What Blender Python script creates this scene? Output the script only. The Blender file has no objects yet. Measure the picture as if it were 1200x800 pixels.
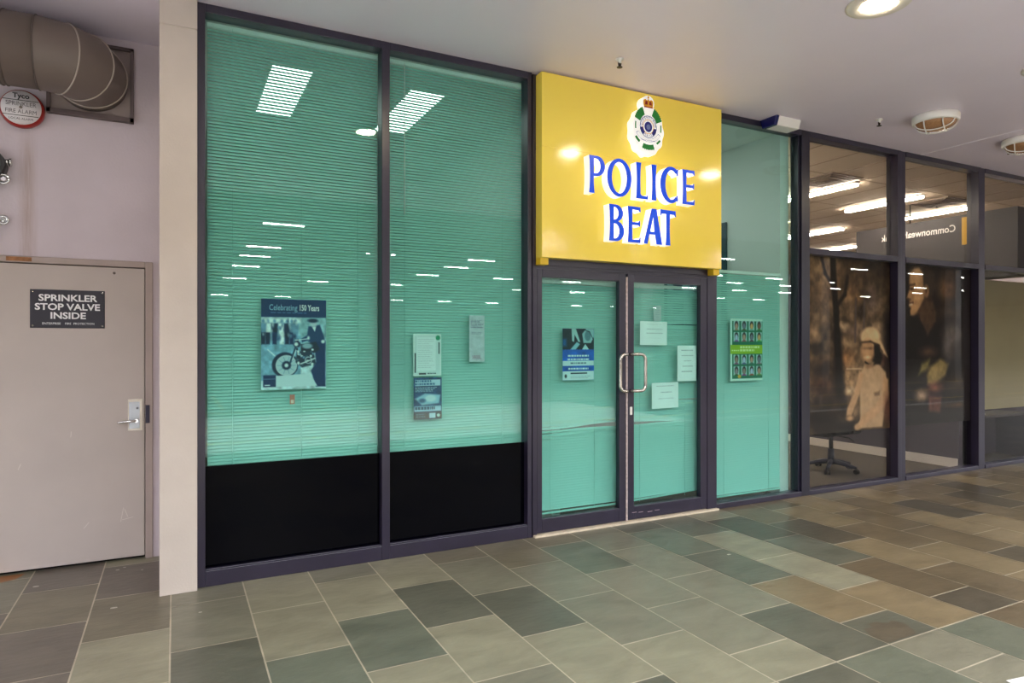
import bpy, bmesh, math, random
import numpy as np
from mathutils import Vector, Matrix
PI = math.pi
S = bpy.context.scene
COL = S.collection
# ------------------------------------------------------------------ camera
FPX, TH = 775.0, math.atan(395 / 775.0)
cd = bpy.data.cameras.new('camera'); cam = bpy.data.objects.new('camera', cd); COL.objects.link(cam)
cam.location = (0, -4.63, 1.55); cam.rotation_euler = (PI / 2, 0, -TH)
cd.sensor_width = 36; cd.lens = 36 * FPX / 1200; cd.shift_y = 2 / 1200; cd.clip_start = .05; cd.clip_end = 300
S.camera = cam
# ------------------------------------------------------------------ world, exposure
SKY, BATTEN, DOWN, TROFFER, STRIP = 9.8, 120.0, 140.0, 80.0, 75.0
w = bpy.data.worlds.new('sky'); S.world = w; w.use_nodes = True
w.node_tree.nodes['Background'].inputs[0].default_value = (.93, .96, 1, 1)
w.node_tree.nodes['Background'].inputs[1].default_value = SKY
pl = bpy.data.lights.new('sky_portal', 'AREA'); pl.shape = 'RECTANGLE'; pl.size = 60; pl.size_y = 5; pl.cycles.is_portal = True
po = bpy.data.objects.new('sky_portal', pl); COL.objects.link(po); po.location = (10, -8.5, 5.6)
S.view_settings.view_transform = 'Standard'; S.view_settings.look = 'None'; S.view_settings.gamma = 1
S.view_settings.exposure = 0.0; S.view_settings.use_curve_mapping = False
S.cycles.max_bounces = 10; S.cycles.diffuse_bounces = 5; S.cycles.glossy_bounces = 4; S.cycles.transparent_max_bounces = 24
S.cycles.use_denoising = True; S.cycles.sample_clamp_indirect = 8; S.cycles.caustics_reflective = False

# ------------------------------------------------------------------ helpers
def lin(c):
    return tuple(((v / 255) / 12.92 if v / 255 <= .04045 else ((v / 255 + .055) / 1.055) ** 2.4) for v in c[:3])
MATS = {}
def mat(name, rgb, rough=.5, metal=0., spec=.5, emit=0., erg=None, noise=0., nscale=6., bump=0., bscale=40., stretch=None):
    if name in MATS: return MATS[name]
    m = bpy.data.materials.new(name); m.use_nodes = True; nt = m.node_tree; b = nt.nodes['Principled BSDF']
    c = lin(rgb)
    b.inputs['Base Color'].default_value = (*c, 1); b.inputs['Roughness'].default_value = rough
    b.inputs['Metallic'].default_value = metal; b.inputs['Specular IOR Level'].default_value = spec
    if emit:
        b.inputs['Emission Color'].default_value = (*lin(erg or rgb), 1); b.inputs['Emission Strength'].default_value = emit
    tc = nt.nodes.new('ShaderNodeTexCoord'); mp = nt.nodes.new('ShaderNodeMapping'); nt.links.new(tc.outputs['Object'], mp.inputs[0])
    if stretch: mp.inputs['Scale'].default_value = stretch
    if noise:
        n = nt.nodes.new('ShaderNodeTexNoise'); n.inputs['Scale'].default_value = nscale; n.inputs['Detail'].default_value = 6
        nt.links.new(mp.outputs[0], n.inputs[0])
        r = nt.nodes.new('ShaderNodeMapRange'); r.inputs['From Min'].default_value = .3; r.inputs['From Max'].default_value = .7
        r.inputs['To Min'].default_value = 1 - noise; r.inputs['To Max'].default_value = 1 + noise
        nt.links.new(n.outputs['Fac'], r.inputs[0])
        mx = nt.nodes.new('ShaderNodeVectorMath'); mx.operation = 'SCALE'; mx.inputs[0].default_value = c
        nt.links.new(r.outputs[0], mx.inputs['Scale']); nt.links.new(mx.outputs[0], b.inputs['Base Color'])
    if bump:
        n2 = nt.nodes.new('ShaderNodeTexNoise'); n2.inputs['Scale'].default_value = bscale; n2.inputs['Detail'].default_value = 4
        nt.links.new(mp.outputs[0], n2.inputs[0])
        bp = nt.nodes.new('ShaderNodeBump'); bp.inputs['Strength'].default_value = bump; bp.inputs['Distance'].default_value = .003
        nt.links.new(n2.outputs['Fac'], bp.inputs['Height']); nt.links.new(bp.outputs[0], b.inputs['Normal'])
    MATS[name] = m; return m
def glass_mat(name, tint, refl=.62):
    m = bpy.data.materials.new(name); m.use_nodes = True; nt = m.node_tree; nt.nodes.clear()
    o = nt.nodes.new('ShaderNodeOutputMaterial'); mx = nt.nodes.new('ShaderNodeMixShader')
    t = nt.nodes.new('ShaderNodeBsdfTransparent'); t.inputs[0].default_value = (*tint, 1)
    g = nt.nodes.new('ShaderNodeBsdfGlossy'); g.inputs['Roughness'].default_value = .0; g.inputs[0].default_value = (refl, refl, refl, 1)
    f = nt.nodes.new('ShaderNodeFresnel')
    gm = nt.nodes.new('ShaderNodeNewGeometry'); mr = nt.nodes.new('ShaderNodeMapRange')      # same reflectance on the way in and out of the pane
    mr.inputs['To Min'].default_value = 1.5; mr.inputs['To Max'].default_value = 1 / 1.5
    nt.links.new(gm.outputs['Backfacing'], mr.inputs[0]); nt.links.new(mr.outputs[0], f.inputs[0])
    nt.links.new(f.outputs[0], mx.inputs[0]); nt.links.new(t.outputs[0], mx.inputs[1]); nt.links.new(g.outputs[0], mx.inputs[2])
    nt.links.new(mx.outputs[0], o.inputs[0]); return m
def attr_mat(name, rough=.5, noise=0., nscale=8., bump=0., bscale=30., spec=.5, stretch=None):
    if name in MATS: return MATS[name]
    m = bpy.data.materials.new(name); m.use_nodes = True; nt = m.node_tree; b = nt.nodes['Principled BSDF']
    b.inputs['Roughness'].default_value = rough; b.inputs['Specular IOR Level'].default_value = spec
    a = nt.nodes.new('ShaderNodeAttribute'); a.attribute_name = 'col'
    src = a.outputs['Color']
    tc = nt.nodes.new('ShaderNodeTexCoord'); mp = nt.nodes.new('ShaderNodeMapping'); nt.links.new(tc.outputs['Object'], mp.inputs[0])
    if stretch: mp.inputs['Scale'].default_value = stretch
    if noise:
        n = nt.nodes.new('ShaderNodeTexNoise'); n.inputs['Scale'].default_value = nscale; n.inputs['Detail'].default_value = 8
        n.inputs['Roughness'].default_value = .62; n.inputs['Distortion'].default_value = .6
        nt.links.new(mp.outputs[0], n.inputs[0])
        r = nt.nodes.new('ShaderNodeMapRange'); r.inputs['From Min'].default_value = .3; r.inputs['From Max'].default_value = .7
        r.inputs['To Min'].default_value = 1 - noise; r.inputs['To Max'].default_value = 1 + noise
        nt.links.new(n.outputs['Fac'], r.inputs[0])
        mx = nt.nodes.new('ShaderNodeVectorMath'); mx.operation = 'SCALE'
        nt.links.new(src, mx.inputs[0]); nt.links.new(r.outputs[0], mx.inputs['Scale']); src = mx.outputs[0]
    nt.links.new(src, b.inputs['Base Color'])
    if bump:
        n2 = nt.nodes.new('ShaderNodeTexNoise'); n2.inputs['Scale'].default_value = bscale; n2.inputs['Detail'].default_value = 6
        nt.links.new(mp.outputs[0], n2.inputs[0])
        bp = nt.nodes.new('ShaderNodeBump'); bp.inputs['Strength'].default_value = bump; bp.inputs['Distance'].default_value = .004
        nt.links.new(n2.outputs['Fac'], bp.inputs['Height']); nt.links.new(bp.outputs[0], b.inputs['Normal'])
    MATS[name] = m; return m

def tag(o, label=None, cat=None, group=None, kind=None):
    if label: o['label'] = label
    if cat: o['category'] = cat
    if group: o['group'] = group
    if kind: o['kind'] = kind
    return o
def empty(name, loc, label=None, cat=None, group=None, kind=None, rz=0):
    o = bpy.data.objects.new(name, None); COL.objects.link(o); o.location = loc; o.rotation_euler = (0, 0, rz)
    o.empty_display_size = .1
    return tag(o, label, cat, group, kind)
def wloc(o):
    m = Matrix.Identity(4)
    while o is not None:
        m = Matrix.LocRotScale(o.location, o.rotation_euler, o.scale) @ m; o = o.parent
    return m
class MB:
    """collects shapes in WORLD coordinates (or the local frame if local=True) for one mesh object"""
    def __init__(s): s.bm = bmesh.new(); s.mi = 0
    def _done(s, vs):
        fs = set()
        for v in vs:
            for f in v.link_faces: fs.add(f)
        for f in fs: f.material_index = s.mi
        return vs
    def box(s, x0, x1, y0, y1, z0, z1, bevel=0., rot=None):
        M = Matrix.Translation(((x0 + x1) / 2, (y0 + y1) / 2, (z0 + z1) / 2)) @ (rot or Matrix.Identity(4)) @ Matrix.Diagonal((abs(x1 - x0), abs(y1 - y0), abs(z1 - z0), 1))
        r = bmesh.ops.create_cube(s.bm, size=1, matrix=M); vs = r['verts']
        if bevel:
            es = {e for v in vs for e in v.link_edges}
            q = bmesh.ops.bevel(s.bm, geom=list(es), offset=bevel, segments=2, affect='EDGES', profile=.5)
            vs = q['verts']
        return s._done(vs)
    def cyl(s, p0, p1, r0, r1=None, n=24, caps=True):
        p0, p1 = Vector(p0), Vector(p1); d = p1 - p0; r1 = r0 if r1 is None else r1
        M = Matrix.Translation((p0 + p1) / 2) @ d.to_track_quat('Z', 'Y').to_matrix().to_4x4()
        r = bmesh.ops.create_cone(s.bm, cap_ends=caps, segments=n, radius1=r0, radius2=r1, depth=d.length, matrix=M)
        for v in r['verts']:
            for f in v.link_faces:
                if len(f.verts) == 4: f.smooth = True
        return s._done(r['verts'])
    def tube(s, pts, rad, n=12, caps=True):
        pts = [Vector(p) for p in pts]; rings = []
        rads = rad if isinstance(rad, (list, tuple)) else [rad] * len(pts)
        up = None
        for i, p in enumerate(pts):
            t = (pts[min(i + 1, len(pts) - 1)] - pts[max(i - 1, 0)]).normalized()
            if up is None:
                up = Vector((0, 0, 1)) if abs(t.z) < .9 else Vector((0, 1, 0))
            a = t.cross(up).normalized(); up = a.cross(t).normalized()
            rings.append([s.bm.verts.new(p + (a * math.cos(2 * PI * k / n) + up * math.sin(2 * PI * k / n)) * rads[i]) for k in range(n)])
        fs = []
        for i in range(len(rings) - 1):
            for k in range(n):
                f = s.bm.faces.new((rings[i][k], rings[i][(k + 1) % n], rings[i + 1][(k + 1) % n], rings[i + 1][k])); f.smooth = True; fs.append(f)
        if caps: fs += [s.bm.faces.new(rings[0][::-1]), s.bm.faces.new(rings[-1])]
        for f in fs: f.material_index = s.mi
    def lathe(s, prof, M=None, n=32):
        M = M or Matrix.Identity(4); rings = []
        for r, z in prof:
            rings.append([s.bm.verts.new(M @ Vector((r * math.cos(2 * PI * k / n), r * math.sin(2 * PI * k / n), z))) for k in range(n)] if r > 1e-6 else [s.bm.verts.new(M @ Vector((0, 0, z)))])
        for a, b in zip(rings, rings[1:]):
            for k in range(n):
                q = [a[k % len(a)], a[(k + 1) % len(a)], b[(k + 1) % len(b)], b[k % len(b)]]
                q = [v for i, v in enumerate(q) if v not in q[:i]]
                if len(q) > 2:
                    f = s.bm.faces.new(q); f.smooth = True; f.material_index = s.mi
    def prism(s, pts, M, depth):
        """2-D outline (x right, y up) extruded by depth along the local z of M"""
        a = [s.bm.verts.new(M @ Vector((x, y, 0))) for x, y in pts]; b = [s.bm.verts.new(M @ Vector((x, y, depth))) for x, y in pts]
        fs = [s.bm.faces.new(a[::-1]), s.bm.faces.new(b)]
        for i in range(len(a)):
            j = (i + 1) % len(a); fs.append(s.bm.faces.new((a[i], a[j], b[j], b[i])))
        for f in fs: f.material_index = s.mi
    def build(s, name, mats, parent=None, local=False, **kw):
        bmesh.ops.recalc_face_normals(s.bm, faces=s.bm.faces)
        me = bpy.data.meshes.new(name)
        if parent is not None and not local:
            s.bm.transform(wloc(parent).inverted())
        s.bm.to_mesh(me); s.bm.free()
        for m in (mats if isinstance(mats, (list, tuple)) else [mats]): me.materials.append(m)
        o = bpy.data.objects.new(name, me); COL.objects.link(o); o.parent = parent
        return tag(o, **kw)
def bx(name, m, dims, parent=None, bevel=0., **kw):
    b = MB(); b.box(*dims, bevel=bevel); return b.build(name, m, parent, **kw)
def copy_tree(o, parent=None):
    c = o.copy(); COL.objects.link(c); c.parent = parent
    for ch in o.children: copy_tree(ch, c)
    return c
# faces turned to the street: local x -> +X, local y -> +Z, local z -> -Y
def FRONT(x, y, z): return Matrix(((1, 0, 0, x), (0, 0, -1, y), (0, 1, 0, z), (0, 0, 0, 1)))
def text(name, s, size, m, parent, M, ext=.0006, align='CENTER', sx=1., bold=0.):
    c = bpy.data.curves.new(name, 'FONT'); c.body = s; c.size = size; c.extrude = ext; c.align_x = align; c.align_y = 'CENTER'; c.resolution_u = 3; c.offset = bold
    t = bpy.data.objects.new('t', c); COL.objects.link(t)
    dg = bpy.context.evaluated_depsgraph_get(); me = bpy.data.meshes.new_from_object(t.evaluated_get(dg)); bpy.data.objects.remove(t)
    me.materials.clear(); me.materials.append(m)
    me.transform(M @ Matrix.Diagonal((sx, 1, 1, 1)))
    if parent is not None: me.transform(wloc(parent).inverted())
    o = bpy.data.objects.new(name, me); COL.objects.link(o); o.parent = parent; return o
def outline_mesh(name, loops, M, depth, mats, parent):
    """extruded 2-D shape with holes; material 0 = front and back, 1 = sides"""
    c = bpy.data.curves.new(name, 'CURVE'); c.dimensions = '2D'; c.fill_mode = 'BOTH'; c.extrude = depth / 2
    for lp in loops:
        sp = c.splines.new('POLY'); sp.points.add(len(lp) - 1); sp.use_cyclic_u = True
        for i, (x, y) in enumerate(lp): sp.points[i].co = (x, y, 0, 1)
    t = bpy.data.objects.new('t', c); COL.objects.link(t)
    dg = bpy.context.evaluated_depsgraph_get(); me = bpy.data.meshes.new_from_object(t.evaluated_get(dg)); bpy.data.objects.remove(t)
    me.materials.clear()
    for m in mats: me.materials.append(m)
    for p in me.polygons: p.material_index = 0 if abs(p.normal.z) > .5 or len(mats) < 2 else 1; p.use_smooth = False
    me.transform(M @ Matrix.Translation((0, 0, depth / 2)))
    if parent is not None: me.transform(wloc(parent).inverted())
    o = bpy.data.objects.new(name, me); COL.objects.link(o); o.parent = parent; return o

# ------------------------------------------------------------------ printed pictures: numpy painter -> coloured grid sheet
class Paint:
    def __init__(s, w, h, nx, bg):
        s.w, s.h, s.nx, s.ny = w, h, nx, max(2, int(nx * h / w)); s.px = w / nx
        s.X, s.Y = np.meshgrid((np.arange(s.nx + 1)) / s.nx, (np.arange(s.ny + 1)) / s.ny)   # Y down, 0..1
        s.C = np.ones(s.X.shape + (3,)) * np.array(bg, float)
        s.asp = h / w
    def mix(s, a, col): a = np.clip(a, 0, 1)[..., None]; s.C = s.C * (1 - a) + np.array(col, float) * a
    def ell(s, cx, cy, rx, ry, col, soft=.012, rot=0., al=1.):
        dx, dy = (s.X - cx), (s.Y - cy) * s.asp; ry *= s.asp; c, q = math.cos(rot), math.sin(rot)
        u, v = dx * c + dy * q, -dx * q + dy * c
        d = (np.sqrt((u / rx) ** 2 + (v / ry) ** 2) - 1) * min(rx, ry); s.mix(al * (.5 - d / (2 * soft)), col)
    def ring(s, cx, cy, r, wd, col, soft=.01, al=1.):
        d = np.abs(np.sqrt((s.X - cx) ** 2 + ((s.Y - cy) * s.asp) ** 2) - r) - wd / 2; s.mix(al * (.5 - d / (2 * soft)), col)
    def rect(s, x0, y0, x1, y1, col, soft=.004, al=1.):
        d = np.maximum(np.maximum(x0 - s.X, s.X - x1), np.maximum(y0 - s.Y, s.Y - y1) * s.asp); s.mix(al * (.5 - d / (2 * soft)), col)
    def line(s, pts, wd, col, soft=.006, al=1.):
        for (x0, y0), (x1, y1) in zip(pts, pts[1:]):
            ax, ay, bx_, by_ = x0, y0 * s.asp, x1, y1 * s.asp; px_, py_ = s.X - ax, s.Y * s.asp - ay; ex, ey = bx_ - ax, by_ - ay
            t = np.clip((px_ * ex + py_ * ey) / (ex * ex + ey * ey + 1e-9), 0, 1)
            d = np.sqrt((px_ - t * ex) ** 2 + (py_ - t * ey) ** 2) - wd / 2; s.mix(al * (.5 - d / (2 * soft)), col)
    def poly(s, pts, col, soft=.006, al=1.):
        x, y = s.X, s.Y * s.asp; P = [(a, b * s.asp) for a, b in pts]; inside = np.zeros(x.shape, bool); d = np.full(x.shape, 9.)
        for (ax, ay), (b0, b1) in zip(P, P[1:] + P[:1]):
            cond = ((ay > y) != (b1 > y)) & (x < (b0 - ax) * (y - ay) / ((b1 - ay) if b1 != ay else 1e-9) + ax); inside ^= cond
            ex, ey = b0 - ax, b1 - ay; t = np.clip(((x - ax) * ex + (y - ay) * ey) / (ex * ex + ey * ey + 1e-9), 0, 1)
            d = np.minimum(d, np.hypot(x - ax - t * ex, y - ay - t * ey))
        s.mix(al * (.5 + np.where(inside, d, -d) / (2 * soft)), col)
    def noise(s, amp, cells, seed=0, mono=True):
        r = np.random.RandomState(seed); t = np.zeros(s.X.shape)
        for o in range(3):
            n = cells * 2 ** o; g = r.rand(int(n * s.asp) + 3, n + 3); u = s.X * n; v = s.Y * n * s.asp
            i, j = v.astype(int), u.astype(int); fu, fv = u - j, v - i; fu = fu * fu * (3 - 2 * fu); fv = fv * fv * (3 - 2 * fv)
            t += ((g[i, j] * (1 - fu) + g[i, j + 1] * fu) * (1 - fv) + (g[i + 1, j] * (1 - fu) + g[i + 1, j + 1] * fu) * fv - .5) / 2 ** o
        s.C = s.C * (1 + amp * t[..., None]); return t
    def words(s, x0, y0, x1, rows, dy, th, col, seed=0, al=.8, center=False):
        r = random.Random(seed)
        for k in range(rows):
            e = x1 - (x1 - x0) * r.uniform(0, .35); a = x0
            if center: sh = (x1 - e) / 2; a += sh; e += 0 if False else 0; e = x1 - sh
            while a < e:
                wd = r.uniform(.03, .1); s.rect(a, y0 + k * dy, min(a + wd, e), y0 + k * dy + th, col, al=al); a += wd + .018
    def sheet(s, name, x0, z0, y, parent=None, rough=.5, tilt=0., thick=.0012, matname='printed_paper', **kw):
        """hangs in the plane facing the street, top-left corner at x0, z0; with a back and edges"""
        nx, ny = s.nx, s.ny; n = (nx + 1) * (ny + 1)
        ct, st = math.cos(tilt), math.sin(tilt)
        xs = (s.X * s.w).ravel(); zs = (-s.Y * s.h).ravel()
        V = np.stack([x0 + xs * ct - zs * st, np.full(n, y), z0 + xs * st + zs * ct], 1)
        idx = np.arange(n).reshape(ny + 1, nx + 1)
        F = np.stack([idx[:-1, :-1].ravel(), idx[1:, :-1].ravel(), idx[1:, 1:].ravel(), idx[:-1, 1:].ravel()], 1).tolist()
        cor = [idx[0, 0], idx[0, -1], idx[-1, -1], idx[-1, 0]]
        Vb = V[cor] + np.array([0, thick, 0]); b = n
        F += [[b, b + 1, b + 2, b + 3]]
        rim = [idx[0, :], idx[:, -1], idx[-1, ::-1], idx[::-1, 0]]
        for k in range(4): F += [[int(v) for v in rim[k]][::1] + [b + (k + 1) % 4, b + k]]
        V = np.concatenate([V, Vb]); me = bpy.data.meshes.new(name); me.from_pydata(V.tolist(), [], F)
        a = me.color_attributes.new('col', 'FLOAT_COLOR', 'POINT')
        C = np.clip(s.C, 0, 255) / 255; C = np.where(C <= .04045, C / 12.92, ((C + .055) / 1.055) ** 2.4).reshape(-1, 3)
        C = np.concatenate([C, np.full((4, 3), .6)]); C = np.concatenate([C, np.ones((len(C), 1))], 1)
        a.data.foreach_set('color', C.astype('f').ravel())
        me.materials.append(attr_mat(matname, rough=rough))
        if parent is not None: me.transform(wloc(parent).inverted())
        o = bpy.data.objects.new(name, me); COL.objects.link(o); o.parent = parent; return tag(o, **kw)

# ------------------------------------------------------------------ materials
M_frame = mat('dark_aubergine_metal', (38, 32, 52), .28, spec=.6, noise=.12, nscale=3)
M_navy = mat('dark_navy_metal', (24, 22, 40), .3, spec=.6)
M_wall = mat('painted_render', (208, 197, 206), .7, noise=.05, nscale=2.5, bump=.35, bscale=60)
M_pil = mat('pilaster_paint', (198, 187, 178), .7, noise=.05, nscale=4, bump=.5, bscale=80)
M_soffit = mat('soffit_paint', (226, 217, 232), .38, noise=.02, nscale=1.5)
M_white = mat('white_plastic', (232, 230, 226), .35)
M_int = mat('office_wall_paint', (225, 228, 224), .7)
M_ceil = mat('office_ceiling', (226, 224, 220), .8)
M_carp = mat('grey_carpet', (84, 77, 68), .95, noise=.15, nscale=60)
M_yel = mat('yellow_sign_enamel', (252, 225, 92), .11, spec=.55)
M_black = mat('black_glass_panel', (3, 3, 8), .06, spec=.1)
M_slat = mat('blind_slat_enamel', (160, 212, 202), .45)
M_steel = mat('brushed_steel', (205, 198, 190), .22, metal=1.)
M_chrome = mat('chrome', (220, 220, 220), .1, metal=1.)
G_green = glass_mat('green_tinted_glass', (.83, .965, .94))
G_grey = glass_mat('grey_tinted_glass', (.86, .84, .82), .3)
M_duct = mat('duct_paint', (110, 98, 92), .5, noise=.06, nscale=3, bump=.3, bscale=20)
M_ductseam = mat('duct_seam', (170, 158, 150), .5)
M_dark = mat('dark_gap', (18, 16, 18), .8)
M_door = mat('service_door_paint', (190, 179, 174), .55, noise=.05, nscale=2, bump=.15, bscale=12)
M_dframe = mat('service_frame_paint', (172, 157, 152), .5, noise=.05, nscale=5)
M_red = mat('red_bell_enamel', (150, 26, 20), .35)
M_signtxt = mat('white_lettering', (238, 238, 240), .5)
M_print = mat('black_lettering', (28, 28, 34), .6)

# ------------------------------------------------------------------ floor: slate paving in running bond, 0.4125 x 0.645
def floor():
    bm = bmesh.new(); cl = bm.verts.layers.float_color.new('col')
    grout = (*lin((182, 172, 152)), 1)
    def quad(x0, x1, y0, y1, z, c):
        vs = [bm.verts.new(p) for p in ((x0, y0, z), (x1, y0, z), (x1, y1, z), (x0, y1, z))]
        for v in vs: v[cl] = c
        bm.faces.new(vs)
    quad(-12, 40, -5.4, 1.2, -.0015, grout)
    tones = {'L': (148, 144, 122), 'M': (132, 129, 111), 'm': (122, 115, 96), 'D': (104, 104, 90), 'B': (112, 116, 100), 'K': (90, 82, 68), 'P': (112, 104, 94), 'W': (138, 122, 94), 'T': (112, 98, 76)}  # W and T browns paint warm office light into the right-hand tiles
    E = {(0, -1): 'P', (0, 0): 'm', (0, 1): 'L', (0, 2): 'L', (-1, 0): 'm', (-1, 1): 'P', (-1, 2): 'P', (-2, 0): 'P', (-2, 1): 'P', (-1, -1): 'P',
         (1, 0): 'M', (1, 1): 'M', (1, 2): 'D', (2, 0): 'L', (2, 1): 'L', (2, 2): 'B', (3, 0): 'M', (3, 1): 'L', (3, 2): 'B', (3, 3): 'L',
         (4, 0): 'L', (4, 1): 'D', (4, 2): 'L', (4, 3): 'M', (5, 0): 'm', (5, 1): 'M', (5, 2): 'D', (5, 3): 'L', (6, 0): 'm', (6, 1): 'M', (6, 2): 'M', (6, 3): 'L',
         (7, 0): 'm', (7, 1): 'B', (7, 2): 'M', (7, 3): 'M', (8, 0): 'M', (8, 1): 'M', (8, 2): 'M', (8, 3): 'D', (9, 0): 'D', (9, 1): 'B', (9, 2): 'D', (9, 3): 'W', (9, 4): 'D',
         (10, 0): 'D', (10, 1): 'L', (10, 2): 'L', (10, 3): 'W', (11, 0): 'L', (11, 1): 'K', (11, 2): 'D', (11, 3): 'T', (11, 4): 'K', (12, 0): 'T', (12, 1): 'K', (12, 2): 'W', (12, 3): 'T',
         (13, 1): 'W', (13, 2): 'T', (13, 3): 'W', (14, 0): 'W', (14, 1): 'T', (14, 2): 'T', (15, 1): 'T', (15, 2): 'W', (16, 1): 'K', (17, 1): 'T', (18, 1): 'K', (19, 1): 'K'}
    R = random.Random(5); g = .004
    for c in range(-29, 97):
        x0 = -.022 + .4128 * (c - 0) - .4128; x1 = x0 + .4128; odd = c % 2
        ys = [.39 + .645 * 2 + 0] if False else []
        j0 = -.262 if odd else .067
        J = [1.2, j0 + .645] + [j0 - .643 * k for k in range(12)]
        J = sorted({round(v, 3) for v in J if -2.46 < v < 1.2} | {1.2, -2.48}, reverse=True)
        J2 = sorted({-2.48, -5.4} | {round((-2.8 if odd else -3.12) - .643 * k, 3) for k in range(5)}, reverse=True)
        J2 = [v for v in J2 if v >= -5.4]
        for JJ, sec in ((J, 0), (J2, 1)):
            for a, b in zip(JJ, JJ[1:]):
                mid = (a + b) / 2
                if sec == 0:
                    k = int(round((j0 - a) / .643)) + (1 if odd else 0)
                    t = E.get((c, k))
                else: t = None
                if t is None: t = R.choice('LMMDmB') if c < 11 else R.choice('WTTKTm')
                v = R.uniform(.94, 1.06) * .74; col = tuple(q * v for q in lin(tones[t]))
                zz = R.uniform(0, .0006)
                quad(x0 + g, x1 - g, b + g, a - g, zz, (*col, 1))
    # dark damp stain near the long control joint
    st = [bm.verts.new((x, y, .0012)) for x, y in ((3.28, -2.465), (3.52, -2.465), (3.56, -2.43), (3.60, -2.35), (3.57, -2.30), (3.52, -2.315), (3.47, -2.27), (3.41, -2.27), (3.39, -2.31), (3.33, -2.30), (3.29, -2.36))]
    for v in st: v[cl] = (*lin((88, 80, 66)), 1)
    bm.faces.new(st)
    for x, y, rr in ((-.79, .5, .018), (-.35, .62, .012), (-.31, .66, .01), (-.2, .55, .008), (-.32, -.12, .02), (-.62, -.98, .02), (3.62, -1.03, .018), (.13, -.42, .01)):
        vs = [bm.verts.new((x + rr * (1 + .4 * math.sin(3 * k)) * math.cos(k * PI / 4), y + rr * .6 * math.sin(k * PI / 4), .0014)) for k in range(8)]
        for v in vs: v[cl] = (*lin((200, 196, 184)), 1)
        bm.faces.new(vs)
    rs = [bm.verts.new((x, y, .0011)) for x, y in ((-1.3, .70), (-1.05, .66), (-.93, .72), (-.90, .82), (-1.3, .82))]
    for v in rs: v[cl] = (*lin((140, 92, 50)), 1)
    bm.faces.new(rs)
    for f in bm.faces:
        if f.normal.z < 0: f.normal_flip()
    me = bpy.data.meshes.new('floor'); bm.to_mesh(me); bm.free()
    m = attr_mat('slate_paving', rough=.36, noise=.2, nscale=3.2, bump=.5, bscale=14, stretch=(1, 2.2, 1))
    me.materials.append(m)
    o = bpy.data.objects.new('floor', me); COL.objects.link(o); tag(o, kind='structure')
floor()

# ------------------------------------------------------------------ shell
CZ = 3.71
def struct(name, m, dims, **kw): return bx(name, m, dims, kind='structure', **kw)
b = MB(); b.box(-12, 40, -5.4, 1.2, CZ, CZ + .3); struct_c = b.build('ceiling', M_soffit, kind='structure')
bx('trim_1', mat('soffit_joint', (240, 234, 244), .5), (7.615, 7.64, -5.4, -.0, CZ - .003, CZ + .01), kind='structure')
# recessed service wall and the pilaster
def stained_wall():
    m = M_wall.copy(); m.name = 'stained_render'; nt = m.node_tree; b = nt.nodes['Principled BSDF']
    geo = nt.nodes.new('ShaderNodeNewGeometry'); sep = nt.nodes.new('ShaderNodeSeparateXYZ'); nt.links.new(geo.outputs['Position'], sep.inputs[0])
    def mth(op, a, bb, clamp=False):
        n = nt.nodes.new('ShaderNodeMath'); n.operation = op; n.use_clamp = clamp
        for i, v in enumerate((a, bb)):
            if isinstance(v, (int, float)): n.inputs[i].default_value = v
            elif v is not None: nt.links.new(v, n.inputs[i])
        return n.outputs[0]
    ax = mth('ABSOLUTE', mth('ADD', sep.outputs['X'], .885), None)
    mk = mth('SUBTRACT', 1, mth('MULTIPLY', ax, 16), True)
    zz = mth('MULTIPLY', mth('SUBTRACT', 3.1, sep.outputs['Z']), 3, True)
    nz = nt.nodes.new('ShaderNodeTexNoise'); mp = nt.nodes.new('ShaderNodeMapping'); mp.inputs['Scale'].default_value = (22, 22, 1.2)
    nt.links.new(geo.outputs['Position'], mp.inputs[0]); nt.links.new(mp.outputs[0], nz.inputs[0])
    fac = mth('MULTIPLY', mth('MULTIPLY', mk, zz), mth('MULTIPLY', nz.outputs['Fac'], .75), True)
    src = b.inputs['Base Color'].links[0].from_socket
    mx = nt.nodes.new('ShaderNodeMix'); mx.data_type = 'RGBA'; nt.links.new(fac, mx.inputs[0]); nt.links.new(src, mx.inputs[6]); mx.inputs[7].default_value = (*lin((150, 118, 96)), 1)
    nt.links.new(mx.outputs[2], b.inputs['Base Color']); return m
M_stain = stained_wall()
b = MB(); WY = .83
b.box(-12, -1.13, WY, WY + .2, 0, CZ); b.box(-1.13, -.143, WY, WY + .2, 2.135, CZ); b.box(-.143, -.06, WY, WY + .2, 0, CZ)
b.build('wall_left', M_stain, kind='structure')
b = MB(); b.box(-.085, .125, -.05, WY + .2, 0, 3.506, bevel=.004); b.box(-.085, .125, -.05, WY + .2, 3.512, CZ, bevel=.002); b.box(-.08, .12, -.045, WY + .2, 3.5, 3.52)
b.build('wall_corner', M_pil, kind='structure')

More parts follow.
